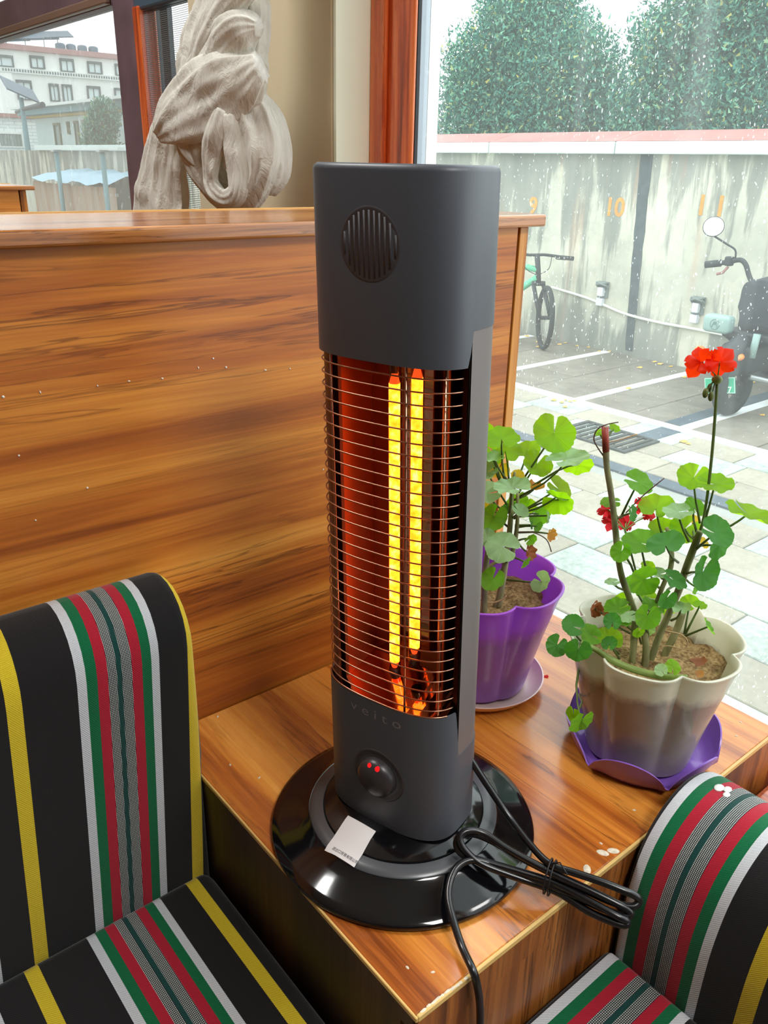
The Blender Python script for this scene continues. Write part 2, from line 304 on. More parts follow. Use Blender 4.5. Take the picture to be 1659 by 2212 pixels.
LEAVES_B=[[0.6307,0.4266,0.9589,0.0056,-0.074,-0.571,0.818,-0.83,-0.419,-0.368,0,0.6213,0.4264,0.9522],
[0.6235,0.4372,0.9539,0.0052,-0.49,0.076,0.869,0.292,-0.924,0.246,0,0.62,0.4282,0.9497],
[0.6378,0.3974,0.9131,0.0154,-0.075,-0.445,0.892,-0.548,0.766,0.336,1,0.6318,0.407,0.8749],
[0.6507,0.4327,0.8794,0.01,-0.306,-0.134,0.942,0.573,-0.816,0.07,1,0.6357,0.412,0.8722],
[0.6649,0.3913,0.8824,0.0168,-0.306,-0.134,0.942,-0.842,-0.425,-0.334,0,0.6572,0.3727,0.8564],
[0.6876,0.3714,0.9145,0.0157,-0.509,-0.286,0.812,0.835,0.064,0.547,0,0.6723,0.349,0.8799],
[0.6699,0.3406,0.9216,0.0174,-0.203,-0.105,0.973,-0.518,0.855,-0.016,0,0.6686,0.3431,0.8806],
[0.6485,0.3595,0.8935,0.0143,-0.153,0.095,0.984,0.708,-0.683,0.176,3,0.6622,0.3511,0.8631],
[0.6812,0.3622,0.889,0.0113,-0.001,-0.532,0.847,-0.675,-0.624,-0.394,1,0.6699,0.3492,0.8711],
[0.7017,0.3206,0.8914,0.0212,-0.004,-0.206,0.978,0.163,0.965,0.204,0,0.677,0.3352,0.8742],
[0.6115,0.3829,0.894,0.0084,0.235,-0.891,0.388,0.095,0.419,0.903,2,0.6267,0.4038,0.8783],
[0.6695,0.3834,0.8602,0.0143,-0.152,-0.035,0.988,0.635,-0.769,0.07,0,0.6597,0.3682,0.8501],
[0.6093,0.3865,0.8543,0.0103,-0.927,-0.02,0.375,0.375,-0.052,0.925,1,0.6387,0.3844,0.8179],
[0.6261,0.3782,0.8616,0.018,-0.193,0.038,0.98,0.044,-0.998,0.047,1,0.6454,0.377,0.8238],
[0.611,0.3446,0.8767,0.0171,-0.317,0.12,0.941,-0.751,-0.637,-0.172,2,0.6523,0.3525,0.8439],
[0.6791,0.3661,0.8663,0.0159,-0.381,-0.557,0.738,0.915,-0.11,0.389,0,0.6706,0.3479,0.8619],
[0.6466,0.32,0.8871,0.0163,-0.217,-0.635,0.741,-0.668,0.65,0.362,2,0.6608,0.3452,0.8538],
[0.6577,0.3202,0.8713,0.0132,-0.23,-0.973,-0.011,-0.184,0.032,0.982,2,0.6639,0.3436,0.8607],
[0.6359,0.3191,0.8525,0.0168,-0.305,-0.919,0.251,0.415,0.109,0.903,2,0.6578,0.3466,0.8325],
[0.6043,0.3562,0.8396,0.015,-0.587,-0.807,0.058,0.773,-0.538,0.338,1,0.6464,0.3633,0.8144],
[0.6079,0.3295,0.8492,0.0122,-0.001,-0.532,0.847,-0.553,0.706,0.443,2,0.6533,0.3465,0.834],
[0.5976,0.3277,0.835,0.0093,-0.587,-0.807,0.058,0.324,-0.169,0.931,2,0.6486,0.351,0.8214],
[0.5823,0.3344,0.8196,0.0122,-0.626,-0.757,0.19,0.241,0.044,0.97,1,0.6395,0.3632,0.766],
[0.5846,0.3693,0.7968,0.0085,-0.67,-0.288,0.684,-0.53,-0.459,-0.713,2,0.6356,0.378,0.7603],
[0.648,0.4,0.7814,0.0102,-0.736,-0.1,0.669,0.112,-0.993,-0.025,0,0.6484,0.3839,0.7739],
[0.6056,0.354,0.7855,0.006,-0.628,-0.769,-0.123,0.063,-0.207,0.976,0,0.6423,0.3705,0.7509],
[0.6867,0.3517,0.7893,0.0095,-0.35,-0.204,0.914,-0.276,-0.91,-0.309,0,0.6726,0.3441,0.763],
[0.682,0.3387,0.7942,0.0067,-0.04,-0.243,0.969,-0.97,-0.221,-0.096,0,0.6712,0.3425,0.7643],
[0.6686,0.3205,0.784,0.0087,0.417,-0.678,0.605,-0.596,0.299,0.746,1,0.6674,0.3411,0.7638],
[0.5737,0.4036,0.7795,0.0114,-0.429,-0.339,0.837,0.425,-0.894,-0.144,2,0.6127,0.4176,0.7398],
[0.5501,0.4022,0.7683,0.0108,-0.744,-0.423,0.518,0.588,-0.046,0.807,2,0.606,0.4203,0.7427],
[0.5533,0.3804,0.7724,0.0127,-0.739,-0.673,-0.015,0.062,-0.09,0.994,2,0.6078,0.4142,0.7434],
[0.5831,0.3899,0.7735,0.0118,-0.075,-0.445,0.892,0.548,-0.766,-0.336,1,0.6212,0.4049,0.7337],
[0.6181,0.3912,0.7551,0.0136,-0.16,-0.36,0.919,-0.48,-0.785,-0.391,0,0.6397,0.3866,0.7275],
[0.5849,0.3689,0.7731,0.0078,-0.642,-0.042,0.765,-0.691,-0.4,-0.602,2,0.6319,0.3841,0.7292],
[0.6048,0.3141,0.7689,0.0079,-0.217,-0.635,0.741,-0.678,-0.448,-0.582,0,0.6533,0.3422,0.7264],
[0.5916,0.3177,0.7685,0.0062,-0.571,-0.163,0.805,-0.238,-0.905,-0.352,7,0.6497,0.3448,0.7249],
[0.5428,0.3602,0.7103,0.0137,-0.315,-0.919,-0.237,-0.033,-0.239,0.97,1,0.6045,0.4119,0.7285],
[0.5431,0.3687,0.7119,0.0095,-0.993,0.07,-0.094,-0.084,0.14,0.987,0,0.607,0.4099,0.684],
[0.6741,0.3954,0.8151,0.0074,-0.302,-0.34,0.89,-0.558,-0.694,-0.455,0,0.6591,0.3733,0.8085],
[0.6599,0.3996,0.7976,0.0102,-0.571,-0.163,0.805,0.623,-0.725,0.294,1,0.6551,0.3762,0.7803],
[0.6752,0.3935,0.7831,0.0103,-0.101,-0.302,0.948,0.155,-0.946,-0.285,0,0.6613,0.3695,0.7786],
[0.6004,0.3628,0.8001,0.0086,-0.317,0.12,0.941,0.806,-0.489,0.334,3,0.6418,0.3714,0.7742],
[0.6493,0.4167,0.7969,0.0079,-0.112,0.152,0.982,0.765,-0.618,0.183,3,0.6426,0.3973,0.7985],
[0.6305,0.3296,0.812,0.0089,-0.213,0.009,0.977,-0.923,-0.329,-0.198,3,0.6555,0.3508,0.7815],
[0.6608,0.3578,0.7903,0.009,-0.333,-0.92,-0.207,0.229,-0.292,0.928,0,0.6596,0.3601,0.7757],
[0.6879,0.3493,0.8079,0.0076,0.044,-0.995,-0.089,-0.208,-0.096,0.974,1,0.6687,0.3515,0.8221],
[0.6995,0.3703,0.8691,0.0063,-0.201,-0.214,0.956,-0.602,-0.743,-0.293,4,0.6729,0.3522,0.8644],
[0.6875,0.35,0.8549,0.0062,0.053,-0.794,0.606,-0.981,-0.154,-0.115,4,0.6702,0.3487,0.8545],
[0.6273,0.3564,0.804,0.0113,0.124,-0.286,0.95,0.888,-0.396,-0.235,1,0.6461,0.3719,0.7751],
[0.6075,0.3704,0.7871,0.0061,-0.306,-0.134,0.942,0.739,-0.658,0.147,1,0.6421,0.3748,0.762],
[0.6117,0.3825,0.795,0.0132,-0.263,0.209,0.942,0.61,-0.72,0.33,1,0.6418,0.3792,0.7732],
[0.628,0.3553,0.8382,0.0077,-0.093,-0.082,0.992,0.825,-0.564,0.031,3,0.6522,0.3611,0.8234],
[0.6531,0.3718,0.7621,0.0073,-0.628,-0.769,-0.123,0.351,-0.42,0.837,7,0.6545,0.3692,0.7415],
[0.6239,0.4189,0.7759,0.0093,-0.188,-0.964,0.19,0.607,0.038,0.794,6,0.6293,0.4108,0.7709],
[0.6293,0.4108,0.7709,0.0083,0.071,-0.489,0.869,-0.553,0.706,0.443,6,0.6342,0.4032,0.77]]
STEMS_B=[[[0.6308,0.3703,0.7368,0.0032],[0.6296,0.3723,0.7704,0.0036],[0.6288,0.3737,0.7855,0.0033],[0.6249,0.3802,0.8032,0.0031],[0.6203,0.3876,0.8214,0.0031],[0.6173,0.3924,0.8385,0.0028],[0.6153,0.3956,0.8548,0.003],[0.6115,0.4014,0.8868,0.0028],[0.6084,0.4061,0.909,0.0028],[0.6051,0.4111,0.9307,0.0027],[0.6036,0.4133,0.9459,0.0029],[0.6027,0.4146,0.9588,0.0027],[0.6015,0.4162,0.9685,0.0027]],
[[0.6476,0.3612,0.7278,0.0032],[0.6499,0.357,0.7651,0.0034],[0.652,0.3531,0.7868,0.0033],[0.6548,0.348,0.8182,0.0035],[0.656,0.3456,0.8407,0.0034],[0.6576,0.3425,0.8628,0.0034],[0.6587,0.3404,0.8782,0.0029]],
[[0.637,0.3595,0.7292,0.0036],[0.6363,0.3609,0.7527,0.0034],[0.6344,0.3641,0.77,0.0031],[0.6368,0.36,0.7941,0.0026],[0.6387,0.3566,0.8198,0.0022],[0.6408,0.3527,0.8425,0.0024],[0.6395,0.3551,0.8632,0.0021],[0.6363,0.3608,0.8806,0.0017]],
[[0.6711,0.3599,0.7316,0.0037],[0.6745,0.3535,0.763,0.0037],[0.6755,0.3514,0.7845,0.0034]],
[[0.569,0.3893,0.7705,0.0022],[0.5776,0.3765,0.765,0.0026],[0.5849,0.3651,0.7578,0.0032],[0.594,0.3502,0.7528,0.0034],[0.6023,0.3355,0.7511,0.0034],[0.6101,0.3212,0.752,0.003],[0.618,0.3057,0.7571,0.0021]]]
TWIGS_B=[[[0.6027,0.4145,0.9413,0.0007],[0.5989,0.42,0.9494,0.0006],[0.5968,0.423,0.9564,0.0006],[0.5978,0.4215,0.9652,0.0006],[0.6021,0.4154,0.9707,0.0005],[0.6077,0.4072,0.9739,0.0005]],
[[0.6034,0.4134,0.9542,0.0005],[0.6097,0.4042,0.958,0.0005],[0.6172,0.3926,0.9648,0.0007]],
[[0.6214,0.3953,0.8873,0.0006],[0.6283,0.3843,0.9067,0.0006],[0.6362,0.3711,0.9256,0.0005]],
[[0.6635,0.3528,1.0174,0.0013],[0.6649,0.3503,0.9912,0.0014],[0.6662,0.3477,0.9621,0.0014],[0.6674,0.3454,0.9278,0.0014],[0.6681,0.344,0.892,0.0014],[0.6674,0.3453,0.8661,0.0015]],
[[0.6348,0.4021,0.8638,0.0011],[0.639,0.3955,0.8432,0.001],[0.6435,0.388,0.8199,0.0011]],
[[0.651,0.355,0.7699,0.0007],[0.6586,0.3407,0.7698,0.0007],[0.6619,0.3342,0.764,0.0007],[0.6612,0.3356,0.7548,0.0005],[0.6537,0.3499,0.7541,0.0005],[0.6486,0.3593,0.7434,0.0005]]]
FLORETS_TOP=[[[0.6562,0.3663,1.029],[0.6392,0.3719,1.0297],[0.6646,0.3758,1.0384],[0.6485,0.3554,1.043],[0.6627,0.3791,1.0135],[0.6487,0.355,1.0226],[0.6636,0.3527,1.0166]],
[[0.6633,0.3532,1.031],[0.6503,0.352,1.0441],[0.6778,0.3515,1.039],[0.6587,0.3361,1.0281],[0.6739,0.3588,1.0152],[0.6477,0.3568,1.0279],[0.6636,0.3527,1.0166]]]
FLORETS_LOW=[[[0.6538,0.4372,0.8687],[0.6403,0.4392,0.8675],[0.6588,0.4477,0.869],[0.6476,0.4284,0.8772],[0.6624,0.4422,0.8522],[0.6494,0.4257,0.8648],[0.6348,0.4021,0.8638]],
[[0.6571,0.4321,0.8556],[0.6433,0.4349,0.8612],[0.6636,0.4405,0.8422],[0.6517,0.4221,0.852],[0.6698,0.4311,0.8542],[0.6473,0.4289,0.8672],[0.6348,0.4021,0.8638]],
[[0.6643,0.4211,0.8576],[0.6518,0.422,0.8655],[0.6704,0.4301,0.8457],[0.6578,0.4125,0.8533],[0.6771,0.4195,0.8528],[0.6571,0.4137,0.87],[0.6348,0.4021,0.8638]],
[[0.6699,0.412,0.8771],[0.6595,0.4098,0.8881],[0.6798,0.415,0.8796],[0.6648,0.4012,0.883],[0.6781,0.4179,0.8652],[0.6631,0.404,0.8756],[0.6348,0.4021,0.8638]],
[[0.6749,0.4038,0.8678],[0.664,0.4026,0.8701],[0.6821,0.4113,0.8674],[0.6676,0.3965,0.8751],[0.6864,0.404,0.8638],[0.6668,0.3979,0.868],[0.6348,0.4021,0.8638]]]
BUDS=[[0.6556,0.3569,1.0039,0.0045],
[0.6588,0.3531,1.0014,0.0045],
[0.6648,0.3589,1.0066,0.004]]
BUD_ROOT=[0.6635, 0.3529, 1.0154]
CORD= [[0.4261,0.3883,0.71],[0.4331,0.376,0.69],[0.4391,0.3492,0.665],[0.4356,0.319,0.657],[0.4341,0.2977,0.656],[0.4425,0.2807,0.656],[0.4534,0.2614,0.655],[0.463,0.2458,0.652],[0.4692,0.2391,0.648],[0.4712,0.237,0.643],[0.4655,0.2386,0.64],[0.4576,0.2488,0.64],[0.4483,0.2649,0.643],[0.4358,0.2908,0.648],[0.4234,0.3178,0.653],[0.4114,0.344,0.66],[0.4028,0.3574,0.662],[0.3948,0.363,0.66],[0.3893,0.3619,0.655],[0.3887,0.3533,0.651],[0.4005,0.3377,0.648],[0.4167,0.3161,0.645],[0.4336,0.2906,0.642],[0.4434,0.2607,0.64],[0.4509,0.2413,0.637],[0.456,0.2361,0.633],[0.4545,0.2362,0.63],[0.4494,0.2435,0.63],[0.4412,0.2623,0.631],[0.4337,0.2897,0.634],[0.4128,0.3172,0.641],[0.396,0.3387,0.648],[0.3897,0.3514,0.656],[0.3897,0.3591,0.663],[0.3974,0.359,0.667],[0.4092,0.3503,0.664],[0.4173,0.3283,0.658],[0.4322,0.2954,0.651],[0.4473,0.2645,0.646],[0.4578,0.2447,0.641],[0.4625,0.2376,0.636],[0.4586,0.2396,0.633],[0.4512,0.2521,0.634],[0.4335,0.29,0.638],[0.4099,0.3252,0.644],[0.3943,0.3425,0.65],[0.3813,0.3478,0.65],[0.3691,0.3458,0.646],[0.3567,0.3367,0.641],[0.3476,0.3214,0.636],[0.3401,0.3029,0.629],[0.332,0.2828,0.629],[0.3353,0.279,0.6094],[0.3395,0.279,0.5855],[0.3416,0.279,0.5572],[0.3409,0.279,0.5195]]
FLECK= [[0.3644, 1.0089], [0.3121, 0.9972], [0.2808, 0.9991], [0.2524, 0.999], [0.2042, 1.0006], [0.175, 1.0012], [0.3774, 0.9988], [0.4207, 0.9904], [0.4494, 0.988], [0.1797, 0.9503], [0.2325, 0.9092], [0.1848, 0.8902], [0.4894, 0.8713], [0.3485, 1.0022]]
TFLECK= [[0.5202, 0.2938], [0.5109, 0.2983], [0.4846, 0.2952], [0.5186, 0.3061], [0.3005, 0.3207], [0.313, 0.3058], [0.578, 0.3122], [0.3374, 0.6805], [0.3705, 0.3322], [0.3221, 0.5691], [0.3091, 0.6034], [0.7596, 0.3098], [0.7659, 0.3352], [0.7864, 0.3193]]
GLEAF= [[5.096, 3.946], [5.173, 3.976], [5.164, 3.932], [5.194, 3.911], [5.01, 3.844], [5.088, 4.019], [5.9, 3.912], [6.069, 2.812], [6.936, 5.939], [6.779, 5.652], [6.726, 5.544], [6.99, 5.454], [6.969, 5.297], [7.053, 5.184], [6.936, 4.99], [7.122, 4.919], [6.98, 4.379], [6.941, 4.287], [6.663, 4.315], [6.947, 4.166], [6.674, 3.85], [4.985, 2.804], [4.958, 2.763], [7.208, 3.398], [6.606, 5.484], [6.882, 5.439]]
CUR_A=[[0.069,1.4496,0.0597],[0.0627,1.4182,0.0639],[0.0561,1.3859,0.0742],[0.0489,1.3583,0.0824],[0.038,1.3303,0.0948],[0.0304,1.3013,0.0999],[0.017,1.2716,0.0999],[-0.0002,1.2442,0.0824]]
CUR_B=[[0.1135,1.2984,0.0227],[0.0843,1.2831,0.0433],[0.0388,1.2681,0.0567],[-0.0092,1.2506,0.0567],[-0.0597,1.2321,0.0412],[-0.0898,1.2159,0.0185]]
CUR_T=[[-0.0342,1.2697,0.0165],[-0.0603,1.2449,0.033],[-0.0803,1.2094,0.0433],[-0.0994,1.1691,0.0515],[-0.1128,1.1275,0.0577],[-0.1215,1.0917,0.0639]]
CUR_L=[[0.0047,1.2473,0.035],[-0.012,1.2191,0.0433],[-0.0129,1.187,0.035],[0.0037,1.1546,0.0268],[0.0269,1.1322,0.0227],[0.0615,1.1282,0.0288],[0.0878,1.1535,0.0371],[0.0987,1.1914,0.0453],[0.0883,1.2282,0.0412],[0.0698,1.2615,0.0268]]
CUR_L2=[[0.0464,1.2468,0.0144],[0.0331,1.216,0.0185],[0.0151,1.1777,0.0165],[0.0128,1.1483,0.0134],[0.0381,1.1293,0.0124],[0.0648,1.1368,0.0144],[0.0685,1.1658,0.0165],[0.0617,1.2035,0.0165],[0.0568,1.2405,0.0124]]
CUR_M=[[0.0515,1.2558,0.0165],[0.0451,1.2284,0.0206],[0.0475,1.1972,0.0185],[0.0483,1.1686,0.0103]]
CUR_K=[[0.065,1.2556,0.0309],[0.0944,1.2281,0.0412],[0.1131,1.1977,0.0371],[0.1152,1.1668,0.0309],[0.1034,1.1413,0.0185]]
# ---------------------------------------------------------------- shared materials
WOOD_PANEL = wood('teak_laminate', 'X', across=6.5, rough=0.34, seed=3.1)
WOOD_TABLE = wood('teak_laminate_top', 'Y', across=8.0, rough=0.24, seed=1.3, coat=0.3)
WOOD_FRONT = wood('teak_laminate_front', 'Z', [srgb(64,32,12), srgb(112,62,24), srgb(156,92,38), srgb(180,116,56)], 9.0, 0.35, 5.2)  # palette darkened to put the table front's shade into the wood
WOOD_SHADE = wood('shaded_teak_side', 'Z', [srgb(26,13,8), srgb(44,24,14), srgb(62,36,18), srgb(84,50,26)], 9.0, 0.4, 6.2)  # shade beside the bench seat is put into this darkened teak
WOOD_TRIM = wood('oak_edge_board', 'Z', [srgb(120,66,22), srgb(170,100,34), srgb(204,132,52), srgb(222,158,78)], 22, 0.35, 2.2)
WOOD_CAP = wood('oak_cap', 'X', [srgb(120,66,30), srgb(165,100,46), srgb(190,124,66), srgb(206,146,86)], 20, 0.22, 7.7, coat=0.5)
WOOD_RED = wood('red_lacquered_wood', 'Z', [srgb(130,44,16), srgb(196,80,34), srgb(226,112,56), srgb(236,136,78)], 16, 0.25, 9.1, coat=0.5)
WOOD_SILL = wood('red_sill_wood', 'Y', [srgb(96,30,12), srgb(150,58,28), srgb(180,84,46), srgb(200,106,64)], 16, 0.22, 4.1, coat=0.5)
WOOD_DARK = plain('backlit_dark_frame', srgb(104,84,94), 0.35, var=0.2, scale=12)  # backlit darkness of the far window frame is put into this colour
EDGE = plain('pale_edge_banding', srgb(222,184,112), 0.4, var=0.12, scale=30)
PLASTER = plain('beige_plaster', srgb(206,194,164), 0.85, var=0.03, scale=6)
PLASTER_LIT = plain('window_lit_plaster', srgb(238,248,228), 0.8, var=0.02, scale=6)  # window light on the reveal is put into this paler colour
WALL_IN = plain('tan_wall_paint', srgb(150,122,92), 0.85, var=0.03, scale=3)
CEIL = plain('white_ceiling_paint', srgb(236,234,228), 0.9)
FLOOR = plain('brown_floor_tile', srgb(78,60,48), 0.4, var=0.15, scale=4)
RUBBER = plain('black_rubber', srgb(24,24,28), 0.5)
ALU = plain('grey_aluminium', srgb(150,158,166), 0.35, metal=0.6)
WHITE_TILE = plain('white_exterior_tile', srgb(236,240,238), 0.6)
def glass_mat(name, drops, haze_dust, drop_scale=310.0):
    t = NT(name)
    tr = t.n('ShaderNodeBsdfTransparent'); tr.inputs[0].default_value = (0.94, 0.98, 0.97, 1)
    gl = t.n('ShaderNodeBsdfGlossy'); gl.inputs['Roughness'].default_value = 0.02
    lw = t.n('ShaderNodeLayerWeight'); lw.inputs['Blend'].default_value = 0.12
    m1 = t.n('ShaderNodeMixShader'); t.l(t.math('MULTIPLY', lw.outputs['Fresnel'], 0.6), m1.inputs[0]); t.l(tr.outputs[0], m1.inputs[1]); t.l(gl.outputs[0], m1.inputs[2])
    # dried rain spots: short streaks, thicker in patches, plus an even film that paints in outdoor haze and dust
    v = t.coord('Object')
    nz = t.n('ShaderNodeTexNoise'); t.l(v, nz.inputs['Vector']); nz.inputs['Scale'].default_value = 60
    wv = t.n('ShaderNodeVectorMath', operation='MULTIPLY_ADD'); t.l(nz.outputs['Color'], wv.inputs[0]); wv.inputs[1].default_value = (0.012, 0.012, 0.012); t.l(v, wv.inputs[2])
    mp = t.n('ShaderNodeMapping'); mp.inputs['Rotation'].default_value = (0.5, 0, 0); mp.inputs['Scale'].default_value = (1, 1.0, 0.42); t.l(wv.outputs[0], mp.inputs[0])
    vo = t.n('ShaderNodeTexVoronoi'); t.l(mp.outputs[0], vo.inputs['Vector']); vo.inputs['Scale'].default_value = drop_scale
    sz = t.math('MULTIPLY', t.n('ShaderNodeSeparateColor').outputs[0], 0.0)
    sep = t.n('ShaderNodeSeparateColor'); t.l(vo.outputs['Color'], sep.inputs[0])
    patch = t.ramp(t.noise(v, 3.2, 4, 0.6), [(0.30, (0.05,)*3), (0.62, (1,)*3)])
    thr = t.math('MULTIPLY', t.math('MULTIPLY', t.math('POWER', sep.outputs[0], 1.5), 0.47), patch)
    spot = t.math('LESS_THAN', vo.outputs['Distance'], thr)
    film = t.ramp(t.noise(v, 1.6, 5, 0.6), [(0.3, (haze_dust*0.55,)*3), (0.7, (haze_dust,)*3)])
    streak = t.math('MULTIPLY', t.ramp(t.noise(t.coord('Object', (1, 14, 0.7)), 2.0, 4), [(0.5, (0,)*3), (0.75, (1,)*3)]), haze_dust*0.5)
    fac = t.math('MINIMUM', t.math('ADD', t.math('ADD', t.math('MULTIPLY', spot, drops), film), streak), 0.85)
    df = t.n('ShaderNodeBsdfDiffuse'); df.inputs[0].default_value = (0.8, 0.85, 0.84, 1)
    tl = t.n('ShaderNodeBsdfTranslucent'); tl.inputs[0].default_value = (0.86, 0.93, 0.92, 1)
    m2 = t.n('ShaderNodeMixShader'); m2.inputs[0].default_value = 0.7; t.l(df.outputs[0], m2.inputs[1]); t.l(tl.outputs[0], m2.inputs[2])
    m3 = t.n('ShaderNodeMixShader'); t.l(fac, m3.inputs[0]); t.l(m1.outputs[0], m3.inputs[1]); t.l(m2.outputs[0], m3.inputs[2])
    return t.done(m3.outputs[0])
GLASS = glass_mat('rain_spotted_glass', 0.58, 0.20)
GLASS2 = glass_mat('window_glass', 0.12, 0.17, 110)

# ---------------------------------------------------------------- room shell
structure(obj('floor', B(-4, 0.78, -4, 4.2, -0.1, 0), FLOOR))
structure(obj('ceiling', B(-4, 1.0, -4, 4.2, 2.8, 2.9), CEIL))
structure(obj('wall_back', B(-4.1, -4.0, -4, 4.2, 0, 2.8), WALL_IN))
structure(obj('wall_front', B(-4, 0.78, -4.1, -4.0, 0, 2.8), WALL_IN))
structure(obj('wall_far', B(-4, 0.78, 4.2, 4.3, 0, 2.8), WALL_IN))
bm = bmesh.new()
box(bm, .781, .90, 1.07, 1.50, -0.52, 2.8, 0.006)
box(bm, .781, .90, -2.2, 1.07, -0.52, 0.50)
box(bm, .781, .90, 1.50, 3.9, -0.52, 0.85)
box(bm, .781, .90, -2.2, 1.07, 2.6, 2.8)
box(bm, .781, .90, 1.50, 3.9, 2.5, 2.8)
box(bm, .781, .90, -4.1, -2.2, -0.52, 2.8)
box(bm, .781, .90, 3.9, 4.3, -0.52, 2.8)
wallw = structure(obj('wall_window', bm, PLASTER))
structure(obj('trim_1', B(.7815, .849, 1.0640, 1.0700, 0.50, 2.6), PLASTER_LIT))
# added ceiling fill lamps, out of view, brightening the partition, table and pier
FILL_LAMP = NT('fill_diffuser'); e = FILL_LAMP.n('ShaderNodeEmission'); e.inputs[0].default_value = (1, 0.97, 0.92, 1); e.inputs[1].default_value = 3.0; FILL_LAMP = FILL_LAMP.done(e.outputs[0])
WHITE_METAL = plain('white_fill_frame', srgb(230,230,228), 0.4)
FILL_POWER = 36.0
for x, y, l_lab in ((0.30, -1.0, 'added square white ceiling fill lamp over the booth with the heater'), (-0.05, 1.60, 'added square white ceiling fill lamp over the next booth, past the partition')):
    l = thing('fill_lamp', l_lab, 'lamp', (x, y, 2.8), 'added ceiling fill lamps')
    b = bmesh.new()
    for a in ((-.32, .32, -.32, -.28), (-.32, .32, .28, .32), (-.32, -.28, -.28, .28), (.28, .32, -.28, .28)): box(b, x+a[0], x+a[1], y+a[2], y+a[3], 2.75, 2.8)
    obj('frame', b, WHITE_METAL, l); obj('diffuser', B(x-.28, x+.28, y-.28, y+.28, 2.765, 2.785), FILL_LAMP, l)
    a = area('fill_light', (x, y, 2.74), (x, y, 0), 0.55, 0.55, FILL_POWER, (1, 0.985, 0.955)); setp(a, l)

# ---------------------------------------------------------------- window 1: the big pane beside the table
w1 = structure(obj('window_1', B(.85, .8558, .9755, 1.0638, 0.50, 2.6, 0.002), WOOD_RED))
obj('frame_bead', B(.842, .8498, 1.030, 1.0638, 0.50, 2.6, 0.003), WOOD_RED, w1)
obj('gasket', B(.8560, .8615, .9755, 1.060, 0.50, 2.6, 0.001), RUBBER, w1)
obj('aluminium_stop', B(.8617, .8790, .9755, 1.060, 0.50, 2.6, 0.001), ALU, w1)
obj('bottom_rail', B(.84, .885, -2.2, .975, 0.50, 0.552, 0.004), WOOD_SILL, w1)
obj('top_rail', B(.84, .885, -2.2, .975, 2.55, 2.6, 0.004), WOOD_RED, w1)
obj('jamb', B(.84, .885, -2.2, -2.13, 0.552, 2.55, 0.004), WOOD_RED, w1)
obj('pane', ([(.871, -2.13, .552), (.871, .9754, .552), (.871, .9754, 2.55), (.871, -2.13, 2.55)], [], [(0, 1, 2, 3)]), GLASS, w1)
obj('outer_reveal', B(.8792, .900, .9756, 1.060, 0.50, 2.6), WHITE_TILE, w1)
structure(obj('trim_2', B(.705, .839, -2.2, .2780, 0.50, 0.562, 0.006), WOOD_SILL))

# ---------------------------------------------------------------- window 2: beyond the curtain
w2 = structure(obj('window_2', B(.85, .885, 1.868, 1.978, 0.85, 2.5, 0.006), WOOD_DARK))
obj('stile_bead', B(.845, .887, 1.838, 1.8675, 0.85, 1.47, 0.004), WOOD_RED, w2)
obj('top_rail', B(.85, .885, 1.978, 3.86, 1.484, 1.574, 0.005), WOOD_DARK, w2)
obj('rail_bead', B(.836, .850, 1.978, 3.86, 1.486, 1.506, 0.004), plain('brown_bead', srgb(120,96,84), 0.3), w2)
obj('side_rail', B(.85, .885, 1.505, 1.868, 1.462, 1.60, 0.005), plain('slate_frame', srgb(62,84,100), 0.4), w2)
obj('bottom_rail', B(.85, .885, 1.505, 3.86, 0.85, 0.92, 0.005), WOOD_DARK, w2)
obj('head_rail', B(.85, .885, 1.505, 3.86, 2.42, 2.5, 0.005), WOOD_DARK, w2)
for y0, y1, z0, z1, nm in ((1.978, 3.86, .92, 1.484, 'pane'), (1.978, 3.86, 1.574, 2.42, 'pane'), (1.505, 1.868, 1.60, 2.42, 'pane')):
    obj(nm, ([(.868, y0, z0), (.868, y1, z0), (.868, y1, z1), (.868, y0, z1)], [], [(0,1,2,3)]), GLASS2, w2)
SLATE = plain('slate_sash', srgb(46,62,72), 0.4)
obj('outer_sash', B(.888, .899, 1.845, 1.965, .85, 2.5), SLATE, w2); obj('outer_sash', B(.888, .899, 1.792, 1.826, .85, 2.5), SLATE, w2)
t = NT('insect_screen'); v = t.coord('Object')
sp = t.n('ShaderNodeSeparateXYZ'); t.l(v, sp.inputs[0])
hz = t.math('GREATER_THAN', t.math('SINE', t.math('MULTIPLY', sp.outputs[2], 2*math.pi/0.0036)), -0.1)
vt = t.math('GREATER_THAN', t.math('SINE', t.math('MULTIPLY', sp.outputs[1], 2*math.pi/0.0050)), 0.55)
tr = t.n('ShaderNodeBsdfTransparent'); m = t.n('ShaderNodeMixShader')
t.l(t.math('MINIMUM', t.math('ADD', t.math('MULTIPLY', hz, 0.8), t.math('MULTIPLY', vt, 0.6)), 1.0), m.inputs[0]); t.l(tr.outputs[0], m.inputs[1])
t.l(t.pbr(srgb(92,98,96), 0.6), m.inputs[2])
obj('insect_screen', ([(.858, 1.505, .92), (.858, 1.838, .92), (.858, 1.838, 1.462), (.858, 1.505, 1.462)], [], [(0,1,2,3)]), t.done(m.outputs[0]), w2)

